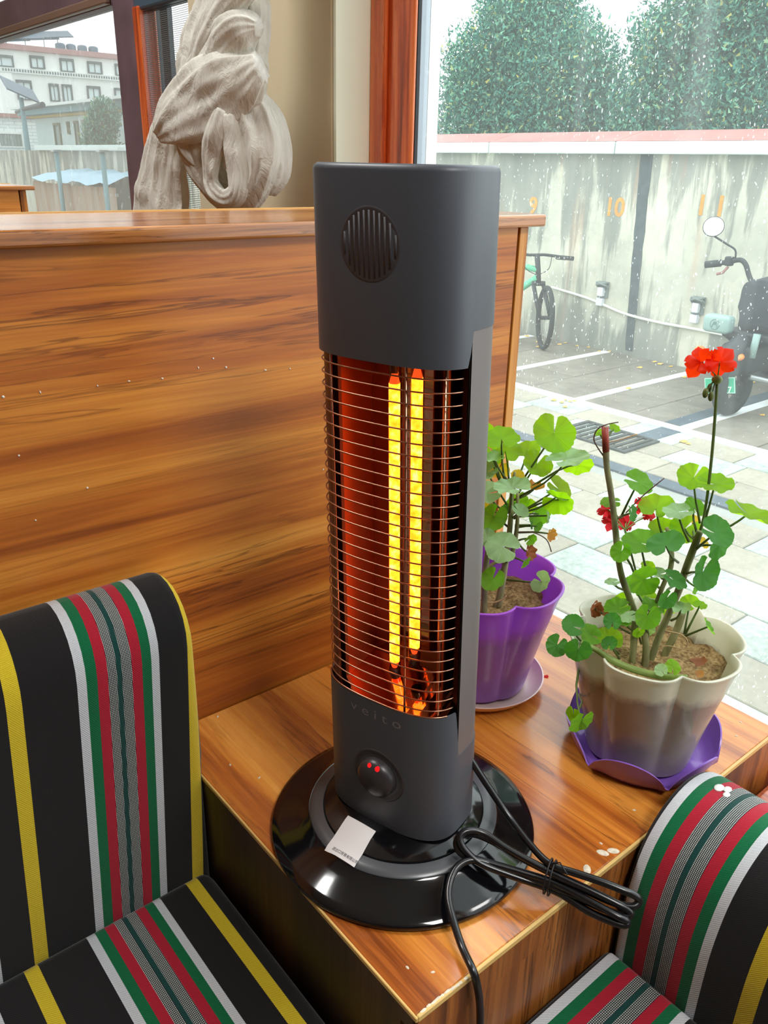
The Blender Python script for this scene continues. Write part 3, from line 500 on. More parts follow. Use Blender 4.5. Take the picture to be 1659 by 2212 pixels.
# ---------------------------------------------------------------- wooden booth partitions
def partition(x0, xe, y0, y1, zc0, zc1, label):
    p = thing('booth_partition', label, 'partition', ((x0+xe)/2, (y0+y1)/2, 0))
    obj('panel', B(x0, xe-.0375, y0+.0018, y1-.002, 0.0, zc0), WOOD_PANEL, p)
    obj('recess', B(xe-.0375, xe-.0345, y0+.006, y1-.006, 0.0, zc0), plain('dark_recess', srgb(52,24,10), 0.7), p)
    obj('edge_board', B(xe-.0345, xe-.0200, y0+.0005, y1-.0005, 0.0, zc0, 0.001), WOOD_TRIM, p)
    obj('cap', B(x0, xe, y0-.009, y1+.010, zc0+.0002, zc1, 0.0028, 3), WOOD_CAP, p)
    obj('cap_edging', B(x0, xe-.004, y1+.0102, y1+.0125, zc1-.004, zc1+.0012), EDGE, p)
    return p
P1 = partition(-2.4, .8120, .690, .872, 1.1145, 1.1285, 'tall wood-grain booth partition behind the heater, with a moulded cap')
P2 = partition(-2.4, .705, 2.20, 2.36, 1.1040, 1.1140, 'farther wood-grain booth partition seen past the curtain, only its capped end showing')
b = bmesh.new()
for x, z in FLECK:
    bmesh.ops.create_icosphere(b, subdivisions=1, radius=1, matrix=Matrix.Translation((x, .6914, z)) @ Matrix.Rotation(random.random()*3, 4, 'Y') @ Matrix.Diagonal((random.uniform(.0009,.0017), .0008, random.uniform(.0006,.0012), 1)))
f = obj('paint_fleck', b, plain('white_paint', srgb(236,232,222), 0.7), P1); f['kind'] = 'stuff'

# ---------------------------------------------------------------- corner table
TX0, TX1, TY0, TY1, TZ = .2775, .806, .2855, .6880, .620
tb = thing('corner_table', 'square wood-grain corner table with pale edge banding, under the heater and pots', 'table', ((TX0+TX1)/2, (TY0+TY1)/2, 0))
obj('tabletop', B(TX0+.0032, TX1, TY0+.0032, TY1, TZ-.018, TZ, 0.0006, 1), WOOD_TABLE, tb)
obj('edge_band', B(TX0+.0010, TX0+.0030, TY0, TY1, TZ-.0045, TZ+.0003, 0.0006, 1), EDGE, tb)
obj('edge_band', B(TX0+.0032, TX1, TY0, TY0+.0030, TZ-.0058, TZ+.0003, 0.0008, 1), EDGE, tb)
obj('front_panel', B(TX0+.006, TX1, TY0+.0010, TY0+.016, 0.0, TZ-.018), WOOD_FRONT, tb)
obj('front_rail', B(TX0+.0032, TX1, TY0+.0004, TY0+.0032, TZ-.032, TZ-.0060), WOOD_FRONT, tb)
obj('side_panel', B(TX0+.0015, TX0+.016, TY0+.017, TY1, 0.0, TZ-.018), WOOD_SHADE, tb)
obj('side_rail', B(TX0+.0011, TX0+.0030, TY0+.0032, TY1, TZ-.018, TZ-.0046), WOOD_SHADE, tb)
b = bmesh.new()
for i, (x, y) in enumerate(TFLECK):
    k = 2.6 if i < 3 else 0.8
    bmesh.ops.create_icosphere(b, subdivisions=2, radius=1, matrix=Matrix.Translation((x, y, TZ)) @ Matrix.Rotation(random.random()*3, 4, 'Z') @ Matrix.Diagonal((.0022*k, .0013*k, .0007, 1)))
for i in range(10):
    x = .288 + i*.0045 + random.uniform(-.001,.001)
    bmesh.ops.create_icosphere(b, subdivisions=1, radius=1, matrix=Matrix.Translation((x, .2865+random.uniform(0,.0015), TZ)) @ Matrix.Diagonal((random.uniform(.002,.0045), .0014, .0006, 1)))
f = obj('paint_fleck', b, plain('chipped_white', srgb(214,204,184), 0.8, var=0.2, scale=300), tb); f['kind'] = 'stuff'

# ---------------------------------------------------------------- upholstered benches
def cushion(pts_profile, axis, a0, a1, rnd, steps=10):
    """profile (p,z) swept along an axis with rounded ends: the profile is shrunk towards its middle in a quarter-round at each end"""
    pc = Vector((sum(p for p, z in pts_profile)/len(pts_profile), sum(z for p, z in pts_profile)/len(pts_profile)))
    ext = max(max(abs(p-pc.x) for p, z in pts_profile), 1e-6); exz = max(abs(z-pc.y) for p, z in pts_profile)
    st = []
    for end, sg in ((a0, 1), (a1, -1)):
        r = rnd
        part = []
        for i in range(steps+1):
            th = math.pi/2*i/steps
            part.append((end + sg*r*(1-math.sin(th)), r*(1-math.cos(th))))
        st.append(part)
    seq = st[0] + [((a0*(1-k/14)+a1*k/14), 0.0) for k in range(1, 14)] + st[1][::-1]
    st0 = [(a, d) for a, d in st[0]][::1]
    seq = [(a0 + rnd*(1-math.cos(math.pi/2*i/steps)), rnd*(1-math.sin(math.pi/2*i/steps))) for i in range(steps+1)] + \
          [(a0+rnd + (a1-a0-2*rnd)*k/14, 0.0) for k in range(1, 14)] + \
          [(a1 - rnd*(1-math.cos(math.pi/2*i/steps)), rnd*(1-math.sin(math.pi/2*i/steps))) for i in range(steps, -1, -1)]
    bm = bmesh.new(); rings = []
    for a, d in seq:
        ring = []
        for p, z in pts_profile:
            q = Vector((pc.x + (p-pc.x)*(1-d/ext), pc.y + (z-pc.y)*(1-d/exz)))
            ring.append(bm.verts.new((a, q.x, q.y) if axis == 'X' else (q.x, a, q.y)))
        rings.append(ring)
    n = len(pts_profile)
    for r0, r1 in zip(rings, rings[1:]):
        for k in range(n): bm.faces.new((r0[k], r0[(k+1)%n], r1[(k+1)%n], r1[k]))
    bm.faces.new(rings[0][::-1]); bm.faces.new(rings[-1])
    bmesh.ops.recalc_face_normals(bm, faces=bm.faces)
    return bm
def rrect(p0, p1, z0, z1, r, n=6, rt=None):
    """rounded rectangle profile; rt = (radius at p0 top, p1 top)"""
    rt = rt or (r, r); out = []
    for (cx, cz, rad, a0) in ((p1-r, z0+r, r, -90), (p1-rt[1], z1-rt[1], rt[1], 0), (p0+rt[0], z1-rt[0], rt[0], 90), (p0+r, z0+r, r, 180)):
        for i in range(n+1):
            a = math.radians(a0 + 90*i/n); out.append((cx+rad*math.cos(a), cz+rad*math.sin(a)))
    return out
def dense(p, m=3):
    out = []
    for i in range(len(p)):
        a, b = p[i], p[(i+1)%len(p)]; L = math.hypot(a[0]-b[0], a[1]-b[1]); k = max(1, int(L/0.03))
        for j in range(k): out.append((a[0]+(b[0]-a[0])*j/k, a[1]+(b[1]-a[1])*j/k))
    return out
FAB_L = fabric('striped_cloth', (0, .1106, .1577, 1.0), .06)
FAB_LS = fabric('striped_cloth_seat', (0, .0884, .1577, 1.0))
FAB_R = fabric('striped_cloth_turned', (1, .279+.356*.1577*1.12, .1577*1.12, -1.0))
bl = thing('striped_bench', 'black bench with yellow, white, green and red woven stripes, against the tall partition', 'bench', (-.5, .3, 0))
bk_bm = cushion(dense(rrect(.602, .686, .46, .825, .02, 6, (.052, .03))), 'X', -1.6, .2835, .014)
for v in bk_bm.verts:
    if v.co.z < .632: v.co.x = min(v.co.x, .2782)
bk = obj('backrest', bk_bm, FAB_L, bl, smooth=True)
st = obj('seat', cushion(dense(rrect(.02, .6005, .40, .510, .02, 6, (.03, .012))), 'X', -1.6, .2745, .012), FAB_LS, bl, smooth=True)
obj('base', B(-1.6, .265, .06, .680, 0.0, .399), WOOD_FRONT, bl)
br = thing('striped_bench', 'black bench with the same woven stripes, its rounded back against the window sill', 'bench', (.4, -.5, 0))
prof = [(.527,.40),(.526,.50),(.527,.56),(.531,.592),(.541,.622),(.557,.643),(.580,.658),(.605,.664),(.632,.660),(.657,.646),(.676,.622),(.688,.590),(.694,.55),(.694,.40)]
prof2 = smooth_pts(prof, 3)
obj('backrest', cushion(prof2[::-1], 'Y', -1.6, .2825, .010), FAB_R, br, smooth=True)
obj('seat', cushion(dense(rrect(.300, .5245, .40, .510, .02, 6, (.03, .012))), 'Y', -1.6, .2830, .006), FAB_R, br, smooth=True)
obj('base', B(.33, .690, -1.6, .278, 0.0, .399), WOOD_FRONT, br)
b = bmesh.new()
for dx, dy, r in ((0, 0, .0060), (.004, -.006, .0050), (-.003, -.009, .0042)): ellipsoid(b, (.618+dx, .2565+dy, .6640), (r, r*.7, .0009), None, 10, 6)
o = obj('white_stain', b, plain('dried_white_stain', srgb(226,228,226), 0.8), br, smooth=True); o['label'] = 'dried white stain on the back of the bench'; o['kind'] = 'stuff'
# ---------------------------------------------------------------- heater
HB = Vector((.395, .437, .620)); HA = math.radians(196)
HN = Vector((math.cos(HA), math.sin(HA), 0)); HU = Vector((-HN.y, HN.x, 0))
LEAN = Vector((-.745, .669, 0))*0.0255
def HW(u, n, h):
    return HB + HU*u + HN*n + Vector((0,0,h)) + LEAN*h
BLK_GLOSS = plain('gloss_black_plastic', srgb(12,12,15), 0.09, spec=0.6)
BLK_MATTE = plain('matte_charcoal_plastic', srgb(76,80,88), 0.42, var=0.05, scale=900, spec=0.45)
SPINE = plain('brushed_grey_metal', srgb(118,110,110), 0.45, metal=0.35)
GLOW_WIRE = plain('glow_tinted_wire', srgb(176,130,106), 0.28, metal=1.0)  # orange tube light on the wires is put into this tint
MIRROR = plain('polished_reflector', srgb(206,150,118), 0.07, metal=1.0)
WING = plain('brown_reflection_wing', srgb(176,92,58), 0.42, metal=0.8)  # brown puts the reflected wood panel and tube glow into the colour
DARKIN = plain('dark_inner_shell', srgb(92,44,36), 0.4)
heater = thing('tower_heater', 'dark tower heater with two glowing tubes behind wire guard, on a round black base', 'heater', HB)
bm = bmesh.new()
lathe(bm, [(.020,.0005),(.1185,.0005),(.1200,.0025),(.1200,.0050),(.1190,.0066),(.112,.0088),(.096,.0155),(.0872,.0195),(.0860,.0205),(.0852,.0200),(.0725,.0230),(.0718,.0252),(.060,.0300),(.045,.0330),(.0,.0330)], n=128)
for v in bm.verts: v.co += HB
bmesh.ops.remove_doubles(bm, verts=bm.verts, dist=1e-5)
obj('base_plate', bm, BLK_GLOSS, heater, autosmooth=50)
bm = lathe(bmesh.new(), [(.0852,.0202),(.0846,.0211),(.0790,.0232),(.0732,.0240),(.0726,.0232)], n=128)
for v in bm.verts: v.co += HB
obj('base_ring', bm, plain('window_sheen_ring', srgb(74,76,80), 0.3, spec=0.6), heater, autosmooth=50)  # lighter grey paints the window's reflection onto the ring
HAa, HBb, HP = .0625, .0425, 3.0
def sup(th, k=1.0, off=0.0):
    c, s = math.cos(th), math.sin(th)
    return ((HAa*k-off)*math.copysign(abs(c)**(2/HP), c), (HBb*k-off)*math.copysign(abs(s)**(2/HP), s))
def surf(u, off=0.0):
    return (HBb+off)*max(0.0, 1-min(1, abs(u)/(HAa+off))**HP)**(1/HP)
NTH = 120
def shell(zb, zt, off=0.0, thick=0.0016, cap=None, rim=0.0022):
    """closed shell on the body outline: zb(th), zt(th) heights; cap 'top' closes it above with a rounded edge"""
    bm = bmesh.new(); th = [2*math.pi*(i+0.5)/NTH for i in range(NTH)]
    prof = []
    def ring(o, zf): return [bm.verts.new(HW(*sup(t, 1, o), zf(t))) for t in th]
    rs = [ring(off+thick, zb), ring(off, zb)]
    if cap == 'top':
        rs += [ring(off, lambda t: zt(t)-.004), ring(off+.0008, lambda t: zt(t)-.0016), ring(off+.0030, zt), ring(off+.02, zt)]
    else:
        rs += [ring(off, zt), ring(off+thick, zt), ring(off+thick, lambda t: max(zb(t), zt(t)-.012))]
    for a, b in zip(rs, rs[1:]):
        for k in range(NTH): bm.faces.new((a[k], a[(k+1)%NTH], b[(k+1)%NTH], b[k]))
    if cap == 'top': bm.faces.new(rs[-1])
    return bm
def step(lo, hi):
    """height that differs between the front apron (n > .016) and the sides and back"""
    def f(t):
        n = sup(t)[1]; k = min(1, max(0, (n-.0115)/.0035)); return hi*k + lo*(1-k)
    return f
obj('lower_housing', shell(lambda t: .0325, step(.112, .158)), BLK_MATTE, heater, autosmooth=40)
obj('upper_housing', shell(step(.460, .436), lambda t: .5605, cap='top'), BLK_MATTE, heater, autosmooth=40)
# spine: the rear C of the outline
bm = bmesh.new(); ths = [math.pi - .42 + (math.pi + .84)*i/70 for i in range(71)]
th0 = math.asin(min(1, (.0115/HBb)**(HP/2)))
ths = [math.pi - th0 + (math.pi + 2*th0)*i/80 for i in range(81)]
rings = []
for o, h in ((.0024,.1115),(.0006,.1115),(.0006,.4605),(.0024,.4605)): rings.append([bm.verts.new(HW(*sup(t,1,o), h)) for t in ths])
rings.append(rings[0])
for a, b in zip(rings, rings[1:]):
    for k in range(80): bm.faces.new((a[k], a[k+1], b[k+1], b[k]))
bmesh.ops.recalc_face_normals(bm, faces=bm.faces)
obj('rear_shell', bm, SPINE, heater, autosmooth=40)
# inner side walls between spine edge and reflector
bm = bmesh.new()
for sgn in (-1, 1):
    pl = [(.0590*sgn, .0110), (.0520*sgn, .0060), (.0500*sgn, -.020), (0, -.030)]
    r0 = [bm.verts.new(HW(u, n, .125)) for u, n in pl]; r1 = [bm.verts.new(HW(u, n, .455)) for u, n in pl]
    for k in range(3): bm.faces.new((r0[k], r0[k+1], r1[k+1], r1[k]))
obj('inner_shell', bm, DARKIN, heater)
# reflector: two wings and a back, and sloping mirrors above and below
bm = bmesh.new()
pl = [(-.0400,.0270),(-.0385,.0250),(-.0375,-.0120),(.0350,-.0120),(.0480,.0180),(.0500,.0190)]
r0 = [bm.verts.new(HW(u, n, .150)) for u, n in pl]; r1 = [bm.verts.new(HW(u, n, .455)) for u, n in pl]
bm.faces.new((r0[2], r0[3], r1[3], r1[2]))
obj('reflector', bm, MIRROR, heater)
for ks in ((0, 1), (3, 4)):
    bm = bmesh.new()
    for k in ks: bm.faces.new([bm.verts.new(HW(*pl[j], h)) for j, h in ((k, .150), (k+1, .150), (k+1, .455), (k, .455))])
    obj('reflector_wing', bm, WING, heater)
bm = bmesh.new(); ta = [math.pi - .02 - .95*i/16 for i in range(17)]
r0 = [bm.verts.new(HW(*sup(a, 1, .0030), .125)) for a in ta]; r1 = [bm.verts.new(HW(*sup(a, 1, .0030), .455)) for a in ta]
for k in range(16): bm.faces.new((r0[k], r0[k+1], r1[k+1], r1[k]))
obj('inner_shell', bm, DARKIN, heater, smooth=True)
for nm, hb, hf in (('reflector_floor', .167, .1568), ('reflector_roof', .438, .449)):
    bm = bmesh.new(); lo, hi = [], []
    us = [-.056 + .112*i/12 for i in range(13)]
    bk_ = [bm.verts.new(HW(u, -.0118, hb)) for u in us]; fr_ = [bm.verts.new(HW(u, max(.004, surf(u, -.003)), hf)) for u in us]
    for k in range(12): bm.faces.new((bk_[k], bk_[k+1], fr_[k+1], fr_[k]))
    obj(nm, bm, MIRROR, heater)
# heating tubes
t = NT('glowing_carbon'); v = t.coord('Object'); f = t.noise(v, 160, 3)
em = t.n('ShaderNodeEmission'); em.inputs[1].default_value = 1.0
t.l(t.ramp(f, [(0.32, (5.0, 0.86, 0.02)), (0.5, (6.5, 1.25, 0.06)), (0.68, (8.5, 2.2, 0.5))]), em.inputs[0]); GLOW = t.done(em.outputs[0])
t = NT('ember_end'); em = t.n('ShaderNodeEmission'); em.inputs[0].default_value = (1, .07, .01, 1); em.inputs[1].default_value = 1.6; EMBER = t.done(em.outputs[0])
t = NT('quartz_tube'); tr = t.n('ShaderNodeBsdfTransparent'); tr.inputs[0].default_value = (1, .9, .84, 1)
gl = t.n('ShaderNodeBsdfGlossy'); gl.inputs['Roughness'].default_value = 0.05; gl.inputs[0].default_value = (1, .85, .75, 1)
m = t.n('ShaderNodeMixShader'); m.inputs[0].default_value = 0.08; t.l(tr.outputs[0], m.inputs[1]); t.l(gl.outputs[0], m.inputs[2]); QUARTZ = t.done(m.outputs[0])
CERAMIC = plain('dark_ceramic_end', srgb(60,26,18), 0.5)
for u, h0, h1 in ((-.0058, .171, .417), (.0138, .192, .424)):
    n_ = .004
    tu = obj('heating_tube', tube(bmesh.new(), [HW(u, n_, .168 if u < 0 else .176), HW(u, n_, .446)], .0054, 20, caps=False), QUARTZ, heater, smooth=True)
    obj('filament', tube(bmesh.new(), [HW(u, n_, h0+.004), HW(u, n_, h1-.004)], .0043, 14), GLOW, tu, smooth=True)
    obj('filament_end', tube(bmesh.new(), [HW(u, n_, h0-.002), HW(u, n_, h0+.004)], [.0022, .0040], 12), EMBER, tu, smooth=True)
    obj('filament_end', tube(bmesh.new(), [HW(u, n_, h1-.004), HW(u, n_, h1+.004)], [.0040, .0020], 12), EMBER, tu, smooth=True)
    obj('tube_end', tube(bmesh.new(), [HW(u, n_, h0-.016), HW(u, n_, h0-.003)], .0047, 14), CERAMIC, tu, smooth=True)
    obj('tube_end', tube(bmesh.new(), [HW(u, n_, h1+.004), HW(u, n_, .452)], .0047, 14), CERAMIC, tu, smooth=True)
    bm = bmesh.new(); aa = [math.pi*1.0 + math.pi*i/16 for i in range(17)]
    q0 = [bm.verts.new(HW(u+.0050*math.cos(a), n_+.0050*math.sin(a), h0-.004)) for a in aa]; q1 = [bm.verts.new(HW(u+.0050*math.cos(a), n_+.0050*math.sin(a), h1+.004)) for a in aa]
    for k in range(16): bm.faces.new((q0[k], q0[k+1], q1[k+1], q1[k]))
    obj('tube_backing', bm, CERAMIC, tu, smooth=True)
# guard wires: one mesh shared by all
GO = -.0016
us = [-.0612 + .1205*i/40 for i in range(41)]
path = []
for i in range(-6, 41):
    if i < 0: continue
    path.append((us[i], surf(us[i], GO+.0005)))
thA = [math.pi - .10 - (math.pi - .10 - .30)*i/46 for i in range(47)]
path = [sup(a, 1, .0016) for a in thA]
z0w, z1w, NW = .1640, .4290, 30
o0 = HW(0, 0, 0)
pp = [HW(u, n, 0) - o0 for u, n in path]
wb = tube(bmesh.new(), pp, .00062, 5)
first = None
for i in range(NW):
    h = z0w + (z1w-z0w)*i/(NW-1)
    if first is None:
        first = obj('guard_wire', wb, GLOW_WIRE, heater, smooth=True); ww = first
    else:
        ww = first.copy(); COL.objects.link(ww); setp(ww, heater)
    ww.location = HW(0, 0, h); setp(ww, heater)
for u in (-.0395, .0268, .0500):
    n = surf(u, -.0028) if u < .045 else .0255
    obj('support_rod', tube(bmesh.new(), [HW(u, n, .1545), HW(u, n, .445)], .00095, 8), GLOW_WIRE, heater, smooth=True)
obj('support_rod', tube(bmesh.new(), [HW(.0465, .021, .1545), HW(.0465, .021, .445)], .0008, 8), GLOW_WIRE, heater, smooth=True)
obj('guard_rim', tube(bmesh.new(), [HW(*sup(a, 1, .0006), .1585) for a in [math.pi-.45 - (math.pi-.90)*i/46 for i in range(47)]], .0008, 6), GLOW_WIRE, heater, smooth=True)
# knob with its dish, tell-tale lights, vent, lettering, sticker
def disc_map(cu, ch, prof, n=40, off=0.0, sq=1.0):
    """rings (r, lift) laid on the curved front"""
    bm = bmesh.new(); rings = []
    for r, d in prof:
        if r == 0: rings.append([bm.verts.new(HW(cu, surf(cu)+d, ch))]); continue
        rings.append([bm.verts.new(HW(cu+r*math.cos(a), surf(cu+r*math.cos(a))+d, ch+sq*r*math.sin(a))) for a in [2*math.pi*k/n for k in range(n)]])
    for a, b in zip(rings, rings[1:]):
        for k in range(n):
            if len(b) == 1: bm.faces.new((a[k], a[(k+1)%n], b[0]))
            else: bm.faces.new((a[k], a[(k+1)%n], b[(k+1)%n], b[k]))
    return bm
KU, KH = .0035, .0855
dish = obj('knob_dish', disc_map(KU, KH, [(.0255, -.0004), (.0250, .0005), (.0235, .0004), (.0190, -.0001), (.0170, .0002), (.0100, .0003), (0, .0003)]), plain('dark_dish', srgb(58,54,56), 0.4), heater, smooth=True)
knob = obj('knob', disc_map(KU, KH, [(.0180, .0002), (.0178, .0040), (.0165, .0075), (.0130, .0098), (.0080, .0110), (.0035, .0114), (0, .0115)]), plain('satin_black_knob', srgb(52,48,50), 0.35), heater, smooth=True)
t = NT('red_indicator'); em = t.n('ShaderNodeEmission'); em.inputs[0].default_value = (1, .012, .015, 1); em.inputs[1].default_value = 1.2; REDL = t.done(em.outputs[0])
for du in (-.0034, .0040):
    c = HW(KU+du+.0005, surf(KU)+.0072, KH+.0142-abs(du)*.2)
    obj('indicator_light', ellipsoid(bmesh.new(), c, (.0026, .0026, .0028), None, 12, 8), REDL, heater, smooth=True)
c = bmesh.new(); tube(c, [HW(KU-.001, surf(KU)+.0113, KH+.0045), HW(KU-.001, surf(KU)+.0117, KH+.0005), HW(KU+.003, surf(KU)+.0114, KH-.0025)], .0003, 5)
obj('knob_mark', c, RUBBER, heater)
VU, VH = .0005, .5120
vent = obj('vent', disc_map(VU, VH, [(.0240, -.0003), (.0236, .0001), (.0222, .00005), (.0218, .0), (.0120, .0001), (0, .0001)]), plain('vent_charcoal', srgb(74,72,78), 0.5), heater, smooth=True)
for i in range(11):
    du = -.0200 + .0040*i; hh = math.sqrt(max(0, .0212**2 - du**2))
    if hh < .003: continue
    u = VU + du
    b = bmesh.new(); tube(b, [HW(u, surf(u)-.0005, VH-hh), HW(u, surf(u)-.0005, VH+hh)], .0010, 6)
    obj('vent_rib', b, plain('vent_rib_plastic', srgb(76,74,80), 0.5) if i == 0 else bpy.data.materials['vent_rib_plastic'], vent, smooth=True)
if 'vent_rib_plastic' not in bpy.data.materials: pass
lm = text_mesh('v e i t o', .0125, 0.0)
xs = [v.co.x for v in lm.vertices]; wx = max(xs)-min(xs); cx_ = (max(xs)+min(xs))/2
for v in lm.vertices:
    u = .0005 + (v.co.x-cx_)*(.0500/wx); h = .1455 + v.co.y*1.0
    v.co = HW(u, surf(u)+.00022, h)
lm.materials.clear(); lm.materials.append(plain('faint_grey_print', srgb(132,122,126), 0.5))
lo_ = bpy.data.objects.new('logo_lettering', lm); COL.objects.link(lo_); setp(lo_, heater)
# blank white label with its caption line
def base_h(x, y):
    r = math.hypot(x, y); P = [(.1200,.0050),(.1190,.0066),(.112,.0088),(.096,.0155),(.0872,.0195),(.0860,.0212),(.0725,.0244),(.0718,.0252),(.060,.0300),(.045,.0330),(0,.0330)]
    for (r0, h0), (r1, h1) in zip(P, P[1:]):
        if r1 <= r <= r0: return h0 + (h1-h0)*(r0-r)/max(1e-9, r0-r1)
    return .005
Q = [Vector((-0.0879,0.0003)), Vector((-0.0803,-0.0313)), Vector((-0.0479,-0.0197)), Vector((-0.0549,0.0107))]
bm = bmesh.new(); grid = []
for i in range(9):
    row = []
    for j in range(9):
        a = Q[0].lerp(Q[1], i/8); b_ = Q[3].lerp(Q[2], i/8); p = a.lerp(b_, j/8)
        row.append(bm.verts.new(HB + Vector((p.x, p.y, max(base_h(p.x, p.y), base_h(p.x*1.03, p.y*1.03))+.0007))))
    grid.append(row)
for i in range(8):
    for j in range(8): bm.faces.new((grid[i][j], grid[i+1][j], grid[i+1][j+1], grid[i][j+1]))
stk = obj('paper_label', bm, plain('white_label_paper', srgb(226,222,222), 0.6), heater, smooth=True)
stk['label'] = 'small white paper label on the base'
cm = text_mesh('进出口贸易有限公司', .0033, 0.0)
ex = (Q[1]-Q[0]).normalized(); ey = (Q[3]-Q[0]).normalized(); mid = Q[0].lerp(Q[1], .60) + ey*.0042
for v in cm.vertices:
    p = mid + ex*v.co.x*.92 + ey*v.co.y
    v.co = HB + Vector((p.x, p.y, max(base_h(p.x, p.y), base_h(p.x*1.03, p.y*1.03))+.0010))
cm.materials.clear(); cm.materials.append(plain('dark_print', srgb(60,54,66), 0.6))
co_ = bpy.data.objects.new('caption_lettering', cm); COL.objects.link(co_); setp(co_, stk)
# power cord: one long tube, coiled and tied
cp = smooth_pts(CORD, 5)
cord = obj('power_cord', tube(bmesh.new(), cp, .0031, 10), plain('black_cord_vinyl', srgb(22,22,26), 0.28, spec=0.6), heater, smooth=True)
tie = bmesh.new()
tc_ = Vector((.4296, .2935, .649)); dirn = (Vector((.4480,.2650,.645))-Vector((.4234,.3178,.651))).normalized(); sx = dirn.cross(Vector((0,0,1))).normalized()
for k, off in enumerate((-.002, .0015)):
    tube(tie, [tc_ + dirn*off + sx*.0135*math.cos(a) + Vector((0,0,1))*.0145*math.sin(a) for a in [2*math.pi*i/28 for i in range(29)]], .0007, 6)
tube(tie, [tc_+Vector((0,0,.0145)), tc_+Vector((0,0,.019))+dirn*.006, tc_+Vector((0,0,.016))+dirn*.014+sx*.006], .0006, 6)
obj('cable_tie', tie, RUBBER, cord, smooth=True)
# ---------------------------------------------------------------- geraniums
def leaf_mat(name, top, under, trans, tr_w=0.55):
    t = NT(name); uv = t.n('ShaderNodeTexCoord').outputs['UV']; sp = t.n('ShaderNodeSeparateXYZ'); t.l(uv, sp.inputs[0])
    vein = t.math('ABSOLUTE', t.math('SUBTRACT', t.math('FRACT', t.math('MULTIPLY', sp.outputs[0], 7.0)), 0.5))
    vk = t.ramp(t.math('MULTIPLY', vein, t.math('ADD', sp.outputs[1], 0.15)), [(0.012, (1,1,1)), (0.05, (0,0,0))])
    f = t.noise(t.coord(), 70, 4)
    c0 = t.mix(t.ramp(f, [(0.35,(0,0,0)), (0.65,(1,1,1))]), tuple(x*0.82 for x in top), tuple(min(1,x*1.15) for x in top))
    col = t.mix(t.math('MULTIPLY', vk, 0.35), c0, tuple(min(1, x*1.5+.03) for x in top))
    tcol = t.mix(t.math('MULTIPLY', vk, 0.30), trans, tuple(x*0.45 for x in trans))
    p = t.pbr(col, 0.55, spec=0.3, normal=t.bump(t.math('ADD', vk, f), 0.25, 0.0008))
    tl = t.n('ShaderNodeBsdfTranslucent'); t.l(tcol, tl.inputs[0])
    m = t.n('ShaderNodeMixShader'); m.inputs[0].default_value = tr_w; t.l(p, m.inputs[1]); t.l(tl.outputs[0], m.inputs[2])
    return t.done(m.outputs[0])
LM = [leaf_mat('lime_leaf', srgb(136,190,50), None, srgb(176,236,26), .68),
      leaf_mat('green_leaf', srgb(108,168,58), None, srgb(140,214,36), .60),
      leaf_mat('dark_green_leaf', srgb(70,132,60), None, srgb(96,180,44), .45),
      leaf_mat('grey_green_leaf', srgb(150,186,140), None, srgb(160,206,60), .40),
      leaf_mat('yellow_leaf', srgb(222,190,50), None, srgb(240,210,40), .55),
      leaf_mat('tan_dry_leaf', srgb(206,150,84), None, srgb(236,170,60), .45),
      leaf_mat('brown_dry_leaf', srgb(150,92,56), None, srgb(180,110,60), .3),
      leaf_mat('pale_green_leaf', srgb(160,194,146), None, srgb(170,206,110), .45)]
STEM_G = plain('green_stalk', srgb(120,140,66), 0.5, var=0.15, scale=60)
STEM_GD = plain('dark_petiole', srgb(84,104,48), 0.5, var=0.1, scale=60)
t = NT('woody_stem'); f = t.noise(t.coord('Object', (90, 90, 30)), 1.0, 5)
STEM_W = t.done(t.pbr(t.ramp(f, [(0.3, srgb(96,90,66)), (0.5, srgb(134,136,92)), (0.7, srgb(160,156,116))]), 0.6, normal=t.bump(f, 0.5, 0.001)))
TWIG = plain('dead_twig', srgb(96,70,58), 0.7, var=0.2, scale=100)
TWIG_P = plain('pale_twig', srgb(190,158,118), 0.7, var=0.2, scale=100)
